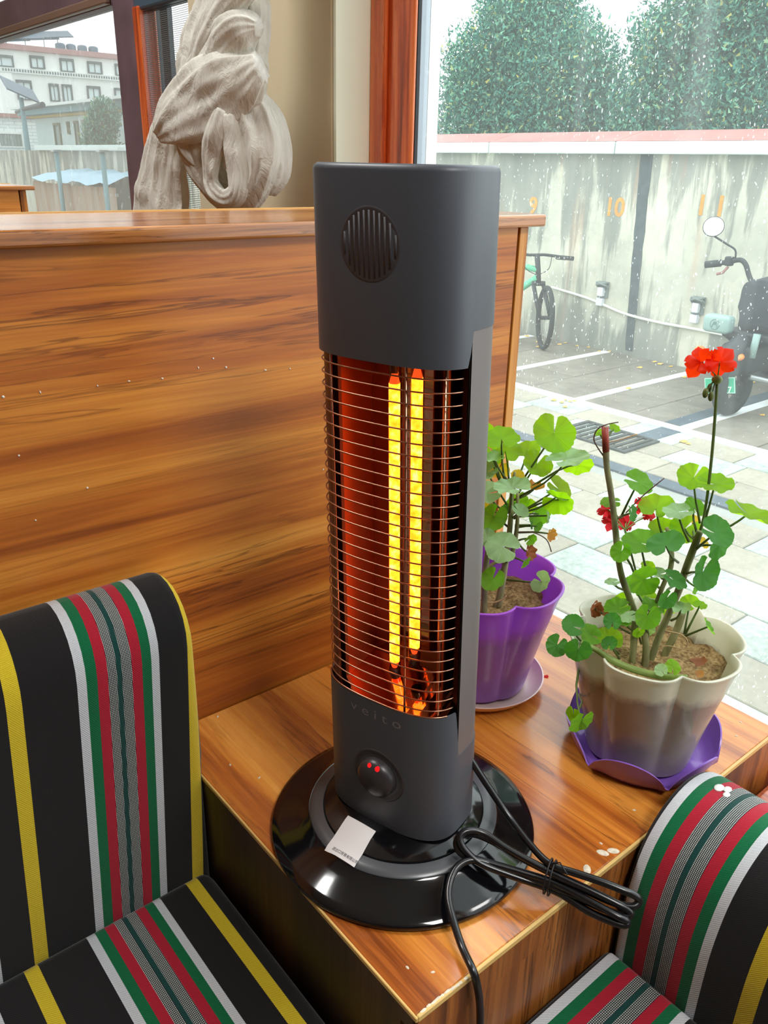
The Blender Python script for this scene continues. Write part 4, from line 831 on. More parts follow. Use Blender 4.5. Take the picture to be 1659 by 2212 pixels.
def leaf_bm(c, r, n, k, q, seed, dry):
    rnd = random.Random(seed); bm = bmesh.new(); uvl = bm.loops.layers.uv.new('UVMap')
    n = n.normalized(); k = k.normalized(); e = n.cross(k)
    NA, NR = 60, 6
    notch = rnd.uniform(.10, .22); lob = rnd.choice((7, 7, 8)); ph = rnd.random()*6
    cup = rnd.uniform(.10, .30)*(1 if rnd.random() < .75 else -0.6); fold = rnd.uniform(-.08, .22); wav = rnd.uniform(.03, .075)
    if dry: cup, fold, wav = rnd.uniform(.5, .8), rnd.uniform(.2, .5), .16
    vs = []
    v0 = bm.verts.new(c)
    for j in range(1, NR+1):
        rr = j/NR; row = []
        for i in range(NA+1):
            a = notch + (2*math.pi-2*notch)*i/NA
            u = i/NA
            edge = 1 - .05*(1-abs(math.sin(math.pi*lob*u)))**1.5 - .035*(1-abs(math.sin(math.pi*lob*3*u)))**1.3 + .03*math.sin(a*2+ph)
            edge *= 1 - .10*math.exp(-((min(u,1-u))/.03)**2)
            R_ = r*rr*(1 + (edge-1)*rr)
            x, y = R_*math.cos(a), R_*math.sin(a)
            z = r*(cup*rr*rr*(.6+.4*math.cos(a-2)) + fold*abs(math.sin(a))*rr*rr + wav*rr*rr*math.cos(2*math.pi*lob*u+ph*.3) + .05*rr*math.sin(3*a+ph))
            row.append(bm.verts.new(c + k*x + e*y + n*z))
        vs.append(row)
    for i in range(NA):
        f = bm.faces.new((v0, vs[0][i], vs[0][i+1]))
        for l, w in zip(f.loops, ((i/NA, 0), (i/NA, 1/NR), ((i+1)/NA, 1/NR))): l[uvl].uv = w
        for j in range(NR-1):
            f = bm.faces.new((vs[j][i], vs[j+1][i], vs[j+1][i+1], vs[j][i+1]))
            for l, w in zip(f.loops, ((i/NA,(j+1)/NR), (i/NA,(j+2)/NR), ((i+1)/NA,(j+2)/NR), ((i+1)/NA,(j+1)/NR))): l[uvl].uv = w
    # petiole
    d = q - c
    if d.length > r*.4 and d.length < .14:
        side = -n if d.dot(n) < 0 else n
        p1 = c + side*0.0 - n*.0006
        mid = c*.55 + q*.45 + (-n)*d.length*.10
        tube(bm, [p1, c*.8+q*.2 - n*d.length*.08, mid, q], [.0009, .0010, .0011, .0013], 6, mi=1)
    return bm
def petal_bm(c, tip, w, up):
    bm = bmesh.new(); d = tip-c; L = d.length; d.normalize(); s = d.cross(up).normalized(); n = s.cross(d)
    rows = []
    for j in range(12):
        t_ = j/11; wd = w*.94*max(.06, (math.sin(math.pi*min(.985, .04+.945*t_**1.5)))**.62)
        rows.append([bm.verts.new(c + d*L*t_ + s*wd*i/3 + n*(L*.16*math.sin(t_*2.2) - i*i*.0003)) for i in range(-3, 4)])
    for a, b in zip(rows, rows[1:]):
        for i in range(6): bm.faces.new((a[i], a[i+1], b[i+1], b[i]))
    return bm
def petal_mat(name, c, tc):
    t = NT(name); p = t.pbr(c, 0.5, spec=0.3); tl = t.n('ShaderNodeBsdfTranslucent'); tl.inputs[0].default_value = (*tc, 1)
    m = t.n('ShaderNodeMixShader'); m.inputs[0].default_value = 0.6; t.l(p, m.inputs[1]); t.l(tl.outputs[0], m.inputs[2]); return t.done(m.outputs[0])
PETAL = petal_mat('scarlet_petal', srgb(235,50,20), srgb(255,64,10)); PETAL2 = petal_mat('crimson_petal', srgb(214,44,60), srgb(240,60,70))
SOIL_T = NT('potting_soil'); f1 = SOIL_T.noise(SOIL_T.coord(), 60, 6, .65); f2 = SOIL_T.noise(SOIL_T.coord(), 260, 4, .6)
SOIL = SOIL_T.done(SOIL_T.pbr(SOIL_T.mix(0.35, SOIL_T.ramp(f1, [(0.3, srgb(96,70,44)), (0.55, srgb(150,122,80)), (0.72, srgb(186,162,120))]), SOIL_T.ramp(f2, [(0.4, srgb(50,36,26)), (0.6, srgb(196,170,128))])), 0.95, normal=SOIL_T.bump(f2, 0.9, 0.003), spec=0.1))
def pot_mat(name, hi, lo, line, jag, rough=0.22, trans=0.0):
    """plastic that shows the soil behind it below a ragged line"""
    t = NT(name); v = t.coord(); sp = t.n('ShaderNodeSeparateXYZ'); t.l(v, sp.inputs[0])
    nz = t.noise(t.coord('Object', (1,1,.6)), 34, 4, .55)
    h = t.math('ADD', sp.outputs[2], t.math('MULTIPLY', t.math('SUBTRACT', nz, .5), jag))
    k = t.ramp(t.math('ADD', t.math('MULTIPLY', t.math('SUBTRACT', h, line), 90.0), 0.5), [(0.0, (0,0,0)), (1.0, (1,1,1))])
    dirt = t.noise(v, 22, 4)
    c = t.mix(k, t.mix(t.ramp(dirt, [(0.4,(0,0,0)),(0.7,(1,1,1))]), lo, tuple(x*1.25 for x in lo)), hi)
    p = t.pbr(c, rough, spec=0.5)
    tl = t.n('ShaderNodeBsdfTranslucent'); t.l(c, tl.inputs[0])
    m = t.n('ShaderNodeMixShader'); t.l(t.math('MULTIPLY', k, trans), m.inputs[0]); t.l(p, m.inputs[1]); t.l(tl.outputs[0], m.inputs[2])
    return t.done(m.outputs[0])
def pot_bm(cx, cy, z0, z1, rt, rb, nl, ph, depth=.16):
    ph = math.radians(ph)
    def rf(a, z):
        k = (z-z0)/(z1-z0); k = min(1, max(0, k)); m = abs(math.sin(nl*(a-ph)/2))
        return 1 - depth*(.35+.65*k)*(1-m)**2.2
    H = z1-z0; th = .0022; prof = []
    prof.append((rb-.008, z0))
    prof.append((rb-.001, z0+.0004)); prof.append((rb, z0+.004))
    for i in range(1, 13):
        k = i/13; prof.append((rb+(rt-rb)*(k**1.15), z0+H*k))
    prof += [(rt-.0004, z1-.004), (rt+.0008, z1-.0022), (rt+.0010, z1-.0006), (rt-.0002, z1), (rt-th, z1-.0006)]
    for i in range(12, 2, -1):
        k = i/13; prof.append((rb+(rt-rb)*(k**1.15)-th, z0+H*k))
    bm = lathe(bmesh.new(), prof, cx, cy, 144, cap_first=True, rfun=rf)
    return bm, rf
def geranium(name_label, cx, cy, z0, z1, rt, rb, nl, ph, zs, potm, leaves, stems, twigs, seed0, wood_last=True):
    g = thing('potted_geranium', name_label, 'plant', (cx, cy, z0))
    pb, rf = pot_bm(cx, cy, z0, z1, rt, rb, nl, ph)
    obj('pot', pb, potm, g, autosmooth=60)
    # soil: a lumpy disc inside the wall
    bm = bmesh.new(); k = (zs-z0)/(z1-z0); rs = rb+(rt-rb)*(k**1.15)-.0030; rings = []
    for j in range(0, 15):
        r = rs*j/14; ring = []
        for i in range(72):
            a = 2*math.pi*i/72; p = Vector((cx+r*rf(a, zs)*math.cos(a), cy+r*rf(a, zs)*math.sin(a), zs))
            p.z += noise.noise(p*55)*.0045 + noise.noise(p*160)*.0022 - .004*(j/14)**3
            ring.append(bm.verts.new(p))
            if j == 0: break
        rings.append(ring)
    for i in range(72): bm.faces.new((rings[0][0], rings[1][i], rings[1][(i+1)%72]))
    for a, b in zip(rings[1:], rings[2:]):
        for i in range(72): bm.faces.new((a[i], b[i], b[(i+1)%72], a[(i+1)%72]))
    obj('soil', bm, SOIL, g, smooth=True)
    for i, s in enumerate(stems):
        pts = smooth_pts(s, 4); pts = [list(p) for p in pts]
        if pts[0][2] > zs - .006 and i < 4 and not (i == len(stems)-1 and len(leaves) > 50):
            p0 = list(pts[0]); p0[2] = zs-.006; p0[0] += (cx-p0[0])*.05; p0[1] += (cy-p0[1])*.05
            if pts[0][2] - p0[2] < .05: pts = [p0] + pts
        o = obj('stem', tube(bmesh.new(), [p[:3] for p in pts], [p[3] for p in pts], 10), STEM_W, g, smooth=True)
        if i == len(stems)-1 and len(leaves) > 50:
            o.data.materials.clear(); o.data.materials.append(STEM_G); o['label'] = 'pale green stem trailing over the pot rim'
    for i, s in enumerate(twigs):
        pts = smooth_pts(s, 4)
        gm = STEM_GD if max(p[3] for p in s) > .0008 else (TWIG_P if i in (1, 5) else TWIG)
        obj('twig' if gm != STEM_GD else 'flower_stalk', tube(bmesh.new(), [p[:3] for p in pts], [p[3] for p in pts], 7), gm, g, smooth=True)
    for i, L in enumerate(leaves):
        c = Vector(L[0:3]); r = L[3]; n = Vector(L[4:7]); k = Vector(L[7:10]); ci = L[10]; q = Vector(L[11:14])
        o = obj('leaf', leaf_bm(c, r, n, k, q, seed0+i, ci in (5, 6)), [LM[ci], STEM_GD], g, smooth=True)
        if ci == 4: o['label'] = 'yellowing leaf'
        if ci in (5, 6): o['label'] = 'dry curled brown leaf'
    return g
PURPLE = pot_mat('purple_pot_plastic', srgb(196,112,240), srgb(140,92,170), .718, .012, trans=.35)
WHITEP = pot_mat('white_pot_plastic', srgb(232,232,216), srgb(150,142,134), .727, .034, 0.18, trans=.3)
ga = geranium('leafy geranium in a glossy purple lobed pot, beside the heater', .6125, .5555, .6270, .7600, .0880, .0560, 5, 250, .7290, PURPLE, LEAVES_A, STEMS_A, TWIGS_A, 100)
gb = geranium('geranium with scarlet top flowers in a soil-stained white lobed pot', .6555, .3640, .6270, .7600, .0845, .0540, 6, 112, .7330, WHITEP, LEAVES_B, STEMS_B, TWIGS_B, 300)
# the cut reddish tip of the bare stem
p = STEMS_B[0]
o = obj('cut_stem_tip', tube(bmesh.new(), [Vector(p[-3][:3]), Vector(p[-1][:3])], [.00315, .0031], 12), plain('reddish_bark', srgb(150,64,52), 0.5, var=0.15, scale=120), gb, smooth=True)
o['label'] = 'reddish cut end of the bare stem'
for nm, FL, mt, w_ in (('top', FLORETS_TOP, PETAL, .0068), ('low', FLORETS_LOW, PETAL2, .0042)):
    for fl in FL:
        c = Vector(fl[0]); root = Vector(fl[-1]); up = (c-root).normalized()
        fo = obj('flower', tube(bmesh.new(), [root, root.lerp(c, .5)+Vector((0,0,.002)), c], [.0006, .0006, .0009], 6), STEM_G, gb, smooth=True)
        for q in fl[1:-1]:
            obj('petal', petal_bm(c, Vector(q), w_, Vector((-.64,-.55,.35))), mt, fo, smooth=True)
br_ = Vector(BUD_ROOT)
obj('bud_cluster', ellipsoid(bmesh.new(), br_, (.0045,.0045,.0040)), STEM_G, gb, smooth=True)
for b in BUDS:
    c = Vector(b[:3]); bm = tube(bmesh.new(), [br_, br_.lerp(c, .5)+Vector((0,0,.003)), c], .0006, 6, mi=0)
    ellipsoid(bm, c, (b[3]*.55, b[3]*.55, b[3]), None, 10, 8, mi=0)
    obj('flower_bud', bm, plain('olive_bud', srgb(92,104,48), 0.5) if b is BUDS[0] else bpy.data.materials['olive_bud'], gb, smooth=True)
# saucers
def saucer(cx, cy, r, rise, n_pet, ph, label, mat, amp, z=TZ+.0002):
    def zf(a): return rise + amp*(abs(math.sin(n_pet*(a-ph)/2))**.55 - .6)
    N = 144; bm = bmesh.new(); rings = []
    for rr, k, dz in ((.0, 0, 0), (r*.72, 0, 0), (r*.80, .0, .0), (r*.90, .25, 0), (r*.97, .6, 0), (r*1.03, 1.0, 0), (r*1.03-.0016, 1.0, .0002), (r*.95, .55, .001), (r*.87, .25, .0018), (r*.78, .0, .0030), (.0, .0, .0030)):
        if rr == 0: rings.append([bm.verts.new((cx, cy, z+dz))]); continue
        rings.append([bm.verts.new((cx+rr*(1-.03*k*(amp > 0)*(1-abs(math.sin(n_pet*(2*math.pi*i/N-ph)/2))))*math.cos(2*math.pi*i/N), cy+rr*math.sin(2*math.pi*i/N)*(1-.03*k*(amp > 0)*(1-abs(math.sin(n_pet*(2*math.pi*i/N-ph)/2)))), z + zf(2*math.pi*i/N)*k + dz)) for i in range(N)])
    for a, b in zip(rings, rings[1:]):
        for i in range(N):
            if len(a) == 1: bm.faces.new((a[0], b[(i+1)%N], b[i]))
            elif len(b) == 1: bm.faces.new((a[i], a[(i+1)%N], b[0]))
            else: bm.faces.new((a[i], a[(i+1)%N], b[(i+1)%N], b[i]))
    bmesh.ops.recalc_face_normals(bm, faces=bm.faces)
    return tag(obj('saucer', bm, mat, origin=(cx, cy, z), autosmooth=50), label, 'saucer')
saucer(.6125, .5555, .0745, .0150, 6, 0, 'shallow pinkish white saucer under the purple pot', plain('pinkish_white_plastic', srgb(232,206,200), 0.3), 0.0)
saucer(.6590, .3640, .0770, .0240, 6, math.radians(114), 'lilac petal-edged saucer under the white pot', plain('lilac_plastic', srgb(140,98,196), 0.3), .032)
def fallen(name, x, y, z, r, mat, label, cat, group=None, curl=.4, seed=0):
    rnd = random.Random(seed); bm = bmesh.new(); a0 = rnd.random()*6; c = bm.verts.new((x, y, z+.0012*r/.004)); ring = []
    for i in range(12):
        a = a0 + 2*math.pi*i/12; q = r*(1 if i%3 else .72)*(.7+.3*math.cos(a-a0))
        ring.append(bm.verts.new((x+q*math.cos(a), y+q*math.sin(a), z + .0004 + r*curl*max(0, math.cos(a*1.0+rnd.random()))*.6)))
    for i in range(12): bm.faces.new((c, ring[i], ring[(i+1)%12]))
    return tag(obj(name, bm, mat, smooth=True, origin=(x, y, z)), label, cat, group)
fallen('fallen_petal', .6836, .5100, TZ, .0046, PETAL2, 'single fallen crimson petal on the table between the pots', 'petal', seed=5)
fallen('dry_leaf', .690, .331, .7305, .011, LM[6], 'curled brown dry leaf on the soil of the white pot, towards the pane', 'leaf', curl=.9, seed=11)
fallen('dry_leaf', .6685, .3205, .7300, .010, LM[5], 'tan dry leaf on the soil of the white pot, close to its front rim', 'leaf', curl=.9, seed=12)

# ---------------------------------------------------------------- knotted curtain
CP, CE, CN = Vector((.66, 1.22, 0)), Vector((.3, -.954, 0)), Vector((-.954, -.3, 0))
t = NT('sheer_white_curtain'); wv = t.coord('Object', (1,1,1)); fz = t.noise(wv, 900, 2); fb = t.noise(wv, 26, 4)
col = t.ramp(fb, [(0.3, srgb(222,220,210)), (0.7, srgb(236,236,228))])
p = t.pbr(col, 0.85, normal=t.bump(t.math('ADD', t.math('MULTIPLY', t.noise(t.coord('Object', (1,1,.45)), 38, 5, .6, 1.2), 1.0), t.math('MULTIPLY', fz, .04)), 0.55, 0.010), spec=0.2, Sheen_Weight=0.2); tl = t.n('ShaderNodeBsdfTranslucent'); t.l(col, tl.inputs[0])
m = t.n('ShaderNodeMixShader'); m.inputs[0].default_value = .22; t.l(p, m.inputs[1]); t.l(tl.outputs[0], m.inputs[2]); CLOTH = t.done(m.outputs[0])
def drape(path, depth, out, folds, amp, ph=0.0, n=96, sub=6, roll=0.0, flare=0.0):
    """gathered cloth: a flattened tube whose section is pleated; path rows are (along wall, z, half width)"""
    pts = smooth_pts(path, sub); bm = bmesh.new(); rings = []
    for i, (s, z, w_) in enumerate(pts):
        a, b = pts[max(i-1,0)], pts[min(i+1,len(pts)-1)]
        d = Vector((b[0]-a[0], b[1]-a[1])); d.normalize(); side = Vector((-d.y, d.x))
        k = i/(len(pts)-1); ring = []
        dd = depth*(w_/max(q[2] for q in pts))**.5
        for j in range(n):
            th = 2*math.pi*j/n
            f = 1 + amp*(.9-1.8*abs(math.sin((folds*th + ph + k*roll + 1.6*math.sin(th*2+k*2) + 1.2*math.sin(k*5+ph+th))/2))) + amp*.30*math.sin((folds*2+1)*th + k*3.5 + ph*2)
            q = w_*math.cos(th)*f; e = dd*math.sin(th)*f
            P_ = CP + CE*(s + .64*out + side.x*q) + CN*(out + e); P_.z = z + side.y*q
            P_ += CN*noise.noise(P_*16+Vector((ph,0,0)))*.008 + CN*noise.noise(P_*40)*.0030
            ring.append(bm.verts.new(P_))
        rings.append(ring)
    for a, b in zip(rings, rings[1:]):
        for j in range(n): bm.faces.new((a[j], a[(j+1)%n], b[(j+1)%n], b[j]))
    bm.faces.new(rings[0][::-1]); bm.faces.new(rings[-1])
    bmesh.ops.recalc_face_normals(bm, faces=bm.faces)
    return bm
cur = thing('curtain', 'off-white sheer curtain twisted and knotted beside the far window', 'curtain', (.66, 1.22, 1.0))
def thin(p, k): return [[a, b, c*k] for a, b, c in p]
A_ = [[.10, 2.30, .09], [.095, 1.9, .075], [.082, 1.60, .058], [.074, 1.50, .052]] + thin(CUR_A[1:], .80)
obj('gathered_length', drape(A_, .034, -.005, 9, .075, .4, n=160, roll=3.2), CLOTH, cur, smooth=True)
obj('wrapped_band', drape(thin(CUR_B, .92), .022, .036, 6, .10, 1.1, n=128, roll=1.6), CLOTH, cur, smooth=True)
obj('wrapped_band', drape([[.1100,1.345,.010],[.088,1.343,.026],[.048,1.327,.032],[.010,1.298,.032],[-.022,1.262,.024],[-.045,1.238,.012]], .020, .030, 6, .10, 2.3, n=128, roll=2.0), CLOTH, cur, smooth=True)
obj('wrapped_band', drape([[.1020,1.385,.008],[.080,1.384,.020],[.045,1.368,.024],[.012,1.335,.022],[-.010,1.298,.012]], .016, .026, 5, .10, .3, n=96, roll=1.7), CLOTH, cur, smooth=True)
obj('loop', drape(CUR_K, .026, -.004, 6, .10, .2, n=128, roll=1.6), CLOTH, cur, smooth=True)
obj('loop', drape(thin(CUR_L, .92), .022, .026, 5, .11, 2.2, n=128, roll=2.0), CLOTH, cur, smooth=True)
obj('inner_fold', drape(CUR_L2, .011, .045, 4, .12, 3.0, roll=1.3), CLOTH, cur, smooth=True)
obj('inner_fold', drape(CUR_M, .012, .038, 4, .12, .7, roll=1.0), CLOTH, cur, smooth=True)
obj('inner_fold', drape([[-.004,1.246,.010],[-.030,1.222,.015],[-.036,1.196,.012],[-.018,1.170,.008]], .012, .034, 4, .12, .9, roll=1.0), CLOTH, cur, smooth=True)
T_ = thin(CUR_T, .92) + [[-.135, 1.02, .066], [-.14, .80, .074]]
obj('tail', drape(T_, .012, .006, 7, .16, 1.7, n=160, roll=1.0), CLOTH, cur, smooth=True)

# ---------------------------------------------------------------- outside: parking court
G = -.52
GROUT = plain('grey_paving_joint', srgb(150,154,148), 0.9, var=0.1, scale=3)
ground = structure(obj('ground', B(.90, 90, -8, 90, G-.2, G-.012), GROUT))
def stone(name, c0, c1, bumpy, sc_):
    t = NT(name); oi = t.n('ShaderNodeObjectInfo'); v = t.coord('Object'); ad = t.n('ShaderNodeVectorMath', operation='ADD'); t.l(v, ad.inputs[0]); t.l(oi.outputs['Location'], ad.inputs[1])
    f = t.noise(ad.outputs[0], sc_, 6, .65); f2 = t.noise(ad.outputs[0], 3, 3)
    c = t.mix(0.5, t.ramp(f, [(0.3, c0), (0.7, c1)]), t.ramp(f2, [(0.3, c0), (0.7, c1)]))
    k = t.math('ADD', t.math('MULTIPLY', oi.outputs['Random'], .22), .88)
    c = t.mix(1.0, c, k, 'MULTIPLY')
    return t.done(t.pbr(c, 0.75, normal=t.bump(f, bumpy, .01), spec=.4))
ST_A = stone('smooth_beige_stone', srgb(136,132,118), srgb(172,168,150), .15, 30)
ST_B = stone('rough_pale_stone', srgb(132,148,140), srgb(212,222,212), .9, 34)
ST_C = stone('damp_brown_stone', srgb(104,100,90), srgb(140,136,124), .3, 14)
def slab_mesh(name, sx, sy, m):
    bm = B(-sx/2, sx/2, -sy/2, sy/2, -.03, 0, .004, 1); me = bpy.data.meshes.new(name); bm.to_mesh(me); bm.free(); me.materials.append(m); return me
SA, SB, SC_ = slab_mesh('slab_smooth', .292, .432, ST_A), slab_mesh('slab_rough', .292, .432, ST_B), slab_mesh('slab_damp', .592, .492, ST_C)
def slab(me, x, y):
    o = bpy.data.objects.new('paving_slab', me); COL.objects.link(o); o.location = (x, y, G + random.uniform(-.0015, .0015)); setp(o, ground)
i = 0; x = 1.15
while x < 4.05:
    y = -.3; j = 0
    while y < 5.2:
        if .30 < y/x < 1.06: slab((SA, SB)[(i+j) % 2], x, y + (.0 if i % 2 else .09))
        y += .44; j += 1
    x += .30; i += 1
for i, x in enumerate((4.41, 4.71, 5.01)):
    y = .2; j = 0
    while y < 6.2:
        if .33 < y/x < 1.06: slab((SB, SA)[(i+j) % 2] if i else SA, x, y + .1*i)
        y += .44; j += 1
for x in (5.58, 6.18, 6.76):
    y = 1.2
    while y < 7.4:
        if .33 < y/x < 1.06: slab(SC_, x, y)
        y += .50
BAND = stone('dark_band_stone', srgb(66,80,90), srgb(96,110,118), .2, 20)
b = B(4.125, 4.245, -.6, 8, G-.03, G+.001); o = obj('dark_band', b, BAND, ground)
obj('dark_band', B(4.86, 5.17, 2.95, 3.10, G-.03, G+.0022), BAND, ground)
obj('dark_band', B(5.30, 7.00, 2.98, 3.16, G-.03, G+.0022), BAND, ground)
PAINT = plain('white_line_paint', srgb(228,236,236), 0.7, var=0.06, scale=9)
for a in ((5.175, 5.275, -.5, 9),): obj('marking_line', B(*a, G-.02, G+.004), PAINT, ground)
for y in (1.95, 2.98-.98+.98, 3.93, 4.95, 5.95, 6.95): obj('marking_line', B(5.276, 7.02, y-.045, y+.045, G-.02, G+.0035), PAINT, ground)
# drain grate
dg = thing('drain_grate', 'dark slotted drain grate set in the pale paving', 'drain', (4.64, 3.16, G))
IRON = plain('dark_iron', srgb(52,60,58), 0.6, var=.2, scale=20)
b = bmesh.new()
for a in ((4.44, 4.47, 2.90, 3.50), (4.81, 4.84, 2.90, 3.50), (4.47, 4.81, 2.90, 2.93), (4.47, 4.81, 3.47, 3.50)): box(b, *a, G-.004, G+.012)
obj('frame', b, IRON, dg)
for i in range(9): obj('grate_bar', B(4.47, 4.81, 2.95+i*.058, 2.975+i*.058, G-.003, G+.010), IRON, dg)
# court wall
t = NT('stained_concrete'); v = t.coord('Object')
base = t.ramp(t.noise(v, 1.6, 6, .6), [(0.3, srgb(168,170,156)), (0.7, srgb(212,210,192))])
run = t.noise(t.coord('Object', (1, 3.2, .42)), 1.6, 6, .62, .3)
sp = t.n('ShaderNodeSeparateXYZ'); t.l(v, sp.inputs[0])
top = t.ramp(sp.outputs[2], [(0.0, (.0,)*3), (1.0, (1,)*3)])
tz = t.math('MULTIPLY', t.math('MAXIMUM', t.math('SUBTRACT', sp.outputs[2], .25), 0.0), .16)
bz = t.math('MULTIPLY', t.math('MAXIMUM', t.math('SUBTRACT', -.02, sp.outputs[2]), 0.0), .40)
dk = t.ramp(t.math('ADD', t.math('ADD', run, tz), bz), [(0.54, (0,)*3), (0.62, (.8,)*3), (0.8, (1,)*3)])
speck = t.ramp(t.noise(v, 9, 6, .7), [(0.52, (0,)*3), (0.7, (.6,)*3)])
c = t.mix(t.math('MULTIPLY', dk, .72), base, srgb(84,94,92)); c = t.mix(t.math('MULTIPLY', speck, .35), c, srgb(110,114,106))
rust = t.ramp(t.noise(t.coord('Object', (1, 5, .5)), 1.2, 3), [(0.62, (0,)*3), (0.72, (1,)*3)])
c = t.mix(t.math('MULTIPLY', rust, .25), c, srgb(190,140,104))
CONC = t.done(t.pbr(c, 0.9, normal=t.bump(t.noise(v, 20, 5), .3, .01), spec=.2))
WX = 7.05
cw = structure(obj('wall_court', B(WX, WX+.22, -3, 30, G-.1, 1.31), CONC))
COPE = plain('pale_coping_paint', srgb(206,220,216), 0.6, var=.06, scale=5); REDT = plain('red_roof_sheet', srgb(176,112,106), 0.7, var=.15, scale=3)
y = -3
for k in range(15):
    L = 1.62; obj('coping_slab', B(WX-.10, WX+.30, y+.006, y+L-.006, 1.3105, 1.415, .006, 1), COPE, cw)
    bm = bmesh.new(); v_ = [bm.verts.new(p) for p in ((WX-.09, y+.004, 1.418), (WX+.32, y+.004, 1.418), (WX+.32, y+.004, 1.520), (WX-.09, y+L-.004, 1.418), (WX+.32, y+L-.004, 1.418), (WX+.32, y+L-.004, 1.520))]
    for q in ((0,1,2), (3,5,4), (0,3,4,1), (1,4,5,2), (0,2,5,3)): bm.faces.new([v_[i_] for i_ in q])
    if y < 11: obj('roof_sheet', bm, REDT, cw)
    else: bm.free()
    y += L
TAR = plain('dark_tar_streak', srgb(78,88,90), 0.9, var=.2, scale=14)
bm = bmesh.new(); n_ = 24; L_, R_ = [], []
for k in range(n_+1):
    z = 1.308 - 1.78*k/n_; cy = 4.81 - .09*(k/n_) + .012*noise.noise(Vector((0, 0, z*5))); w_ = .065*(1-.35*k/n_)+.010*noise.noise(Vector((3, 0, z*7)))
    L_.append(bm.verts.new((WX-.004, cy+w_, z))); R_.append(bm.verts.new((WX-.004, cy-w_, z)))
for k in range(n_): bm.faces.new((L_[k], L_[k+1], R_[k+1], R_[k]))
g_ = bmesh.ops.extrude_face_region(bm, geom=bm.faces[:]); bmesh.ops.translate(bm, verts=[e_ for e_ in g_['geom'] if isinstance(e_, bmesh.types.BMVert)], vec=(.0036, 0, 0))
bmesh.ops.recalc_face_normals(bm, faces=bm.faces)
obj('tar_seam', bm, TAR, cw)
ORANGE = plain('orange_stencil_paint', srgb(208,146,66), 0.8, var=.15, scale=30)
def facing_x(x, y, z, s=1.0):
    return Matrix(((0,0,-1,x), (-1,0,0,y), (0,1,0,z), (0,0,0,1)))
for tx, y, z, s_ in (('9', 6.11, .80, .23), ('10', 5.09, .835, .23), ('11', 4.09, .895, .23)):
    o = text_obj('stencilled_number', tx if tx != '11' else '1 1', s_*1.0, facing_x(WX-.002, y, z), ORANGE, cw, .001, bold=.006)
# conduit and charging sockets
PVC = plain('white_conduit', srgb(222,226,216), 0.5)
tag(obj('conduit_pipe', tube(bmesh.new(), smooth_pts([(WX-.018, 5.75, .02), (WX-.018, 5.30, -.03), (WX-.018, 5.06, -.075), (WX-.018, 4.80, -.125), (WX-.018, 4.45, -.150), (WX-.018, 4.06, -.155), (WX-.018, 3.55, -.165)], 4), .013, 8), PVC, smooth=True), 'thin white conduit pipe running along the stained court wall', 'pipe')
for y, lab in ((5.10, 'grey hooded charging socket on the court wall, between the bicycle and the dark tar seam'), (4.05, 'grey hooded charging socket on the court wall, just behind the parked scooter')):
    s = thing('charging_socket', lab, 'socket', (WX, y, 0), 'charging sockets on the court wall')
    z = .02 if y > 4.5 else .005
    GREYP = bpy.data.materials.get('grey_socket_plastic') or plain('grey_socket_plastic', srgb(118,130,126), 0.5); WHP = bpy.data.materials.get('white_plug_plastic') or plain('white_plug_plastic', srgb(214,220,228), 0.4)
    dz = .045
    obj('back_plate', B(WX-.016, WX-.001, y-.062, y+.062, z-.075+dz, z+.085+dz, .004), GREYP, s)
    bm = bmesh.new(); tube(bm, [(WX-.016, y-.058, z+.03+dz), (WX-.055, y-.054, z+.055+dz), (WX-.07, y, z+.07+dz), (WX-.055, y+.054, z+.055+dz), (WX-.016, y+.058, z+.03+dz)], .013, 8)
    box(bm, WX-.07, WX-.016, y-.058, y+.058, z+.066+dz, z+.084+dz, .006); obj('hood', bm, GREYP, s, autosmooth=40)
    obj('plug', B(WX-.062, WX-.0165, y-.030, y+.034, z-.055+dz, z+.030+dz, .006), WHP, s)
    obj('junction_box', B(WX-.050, WX-.0005, y-.028, y+.046, z-.150+dz, z-.0765+dz, .006), WHP, s)
# yellow leaves on the paving
YL = plain('yellow_fallen_leaf', srgb(222,180,84), 0.8, var=.2, scale=25)
for i, (x, y) in enumerate(GLEAF):
    x = min(x, WX-.03)
    fallen('fallen_leaf', x, y, G+.0055, random.uniform(.022, .042), YL, 'small yellow fallen leaf lying on the court paving', 'leaf', 'yellow leaves scattered over the court paving', .35, 40+i)
# ---------------------------------------------------------------- bicycle against the wall
def ring_tube(c, ax, R, r, n=40, m=8, mi=0, bm=None):
    bm = bm or bmesh.new(); u, v = frame(Vector(ax)); c = Vector(c); a_ = Vector(ax).normalized(); rings = []
    for i in range(n):
        d = u*math.cos(2*math.pi*i/n) + v*math.sin(2*math.pi*i/n)
        rings.append([bm.verts.new(c + d*(R + r*math.cos(2*math.pi*j/m)) + a_*r*math.sin(2*math.pi*j/m)) for j in range(m)])
    for i in range(n):
        for j in range(m): bm.faces.new((rings[i][j], rings[(i+1)%n][j], rings[(i+1)%n][(j+1)%m], rings[i][(j+1)%m])).material_index = mi
    return bm
TYRE = plain('worn_black_tyre', srgb(36,44,44), 0.85); BBLK = plain('black_bike_parts', srgb(28,38,42), 0.6); BGRN = plain('mint_green_frame', srgb(92,190,150), 0.35); STEEL = plain('grey_steel', srgb(160,168,168), 0.35, metal=.7)
bi = thing('bicycle', 'mint green mountain bicycle leaning by the court wall, half hidden by the partition', 'bicycle', (6.62, 5.85, G))
hd = Vector((6.58, 5.57, .24)); hb = Vector((6.58, 5.60, .38)); fc = Vector((6.55, 5.40, G+.315))
vd = (fc-CAM); vd.z = 0; vd.normalize(); fa = Vector((-vd.y, vd.x, 0)); fa = Matrix.Rotation(math.radians(14), 3, 'Z') @ fa
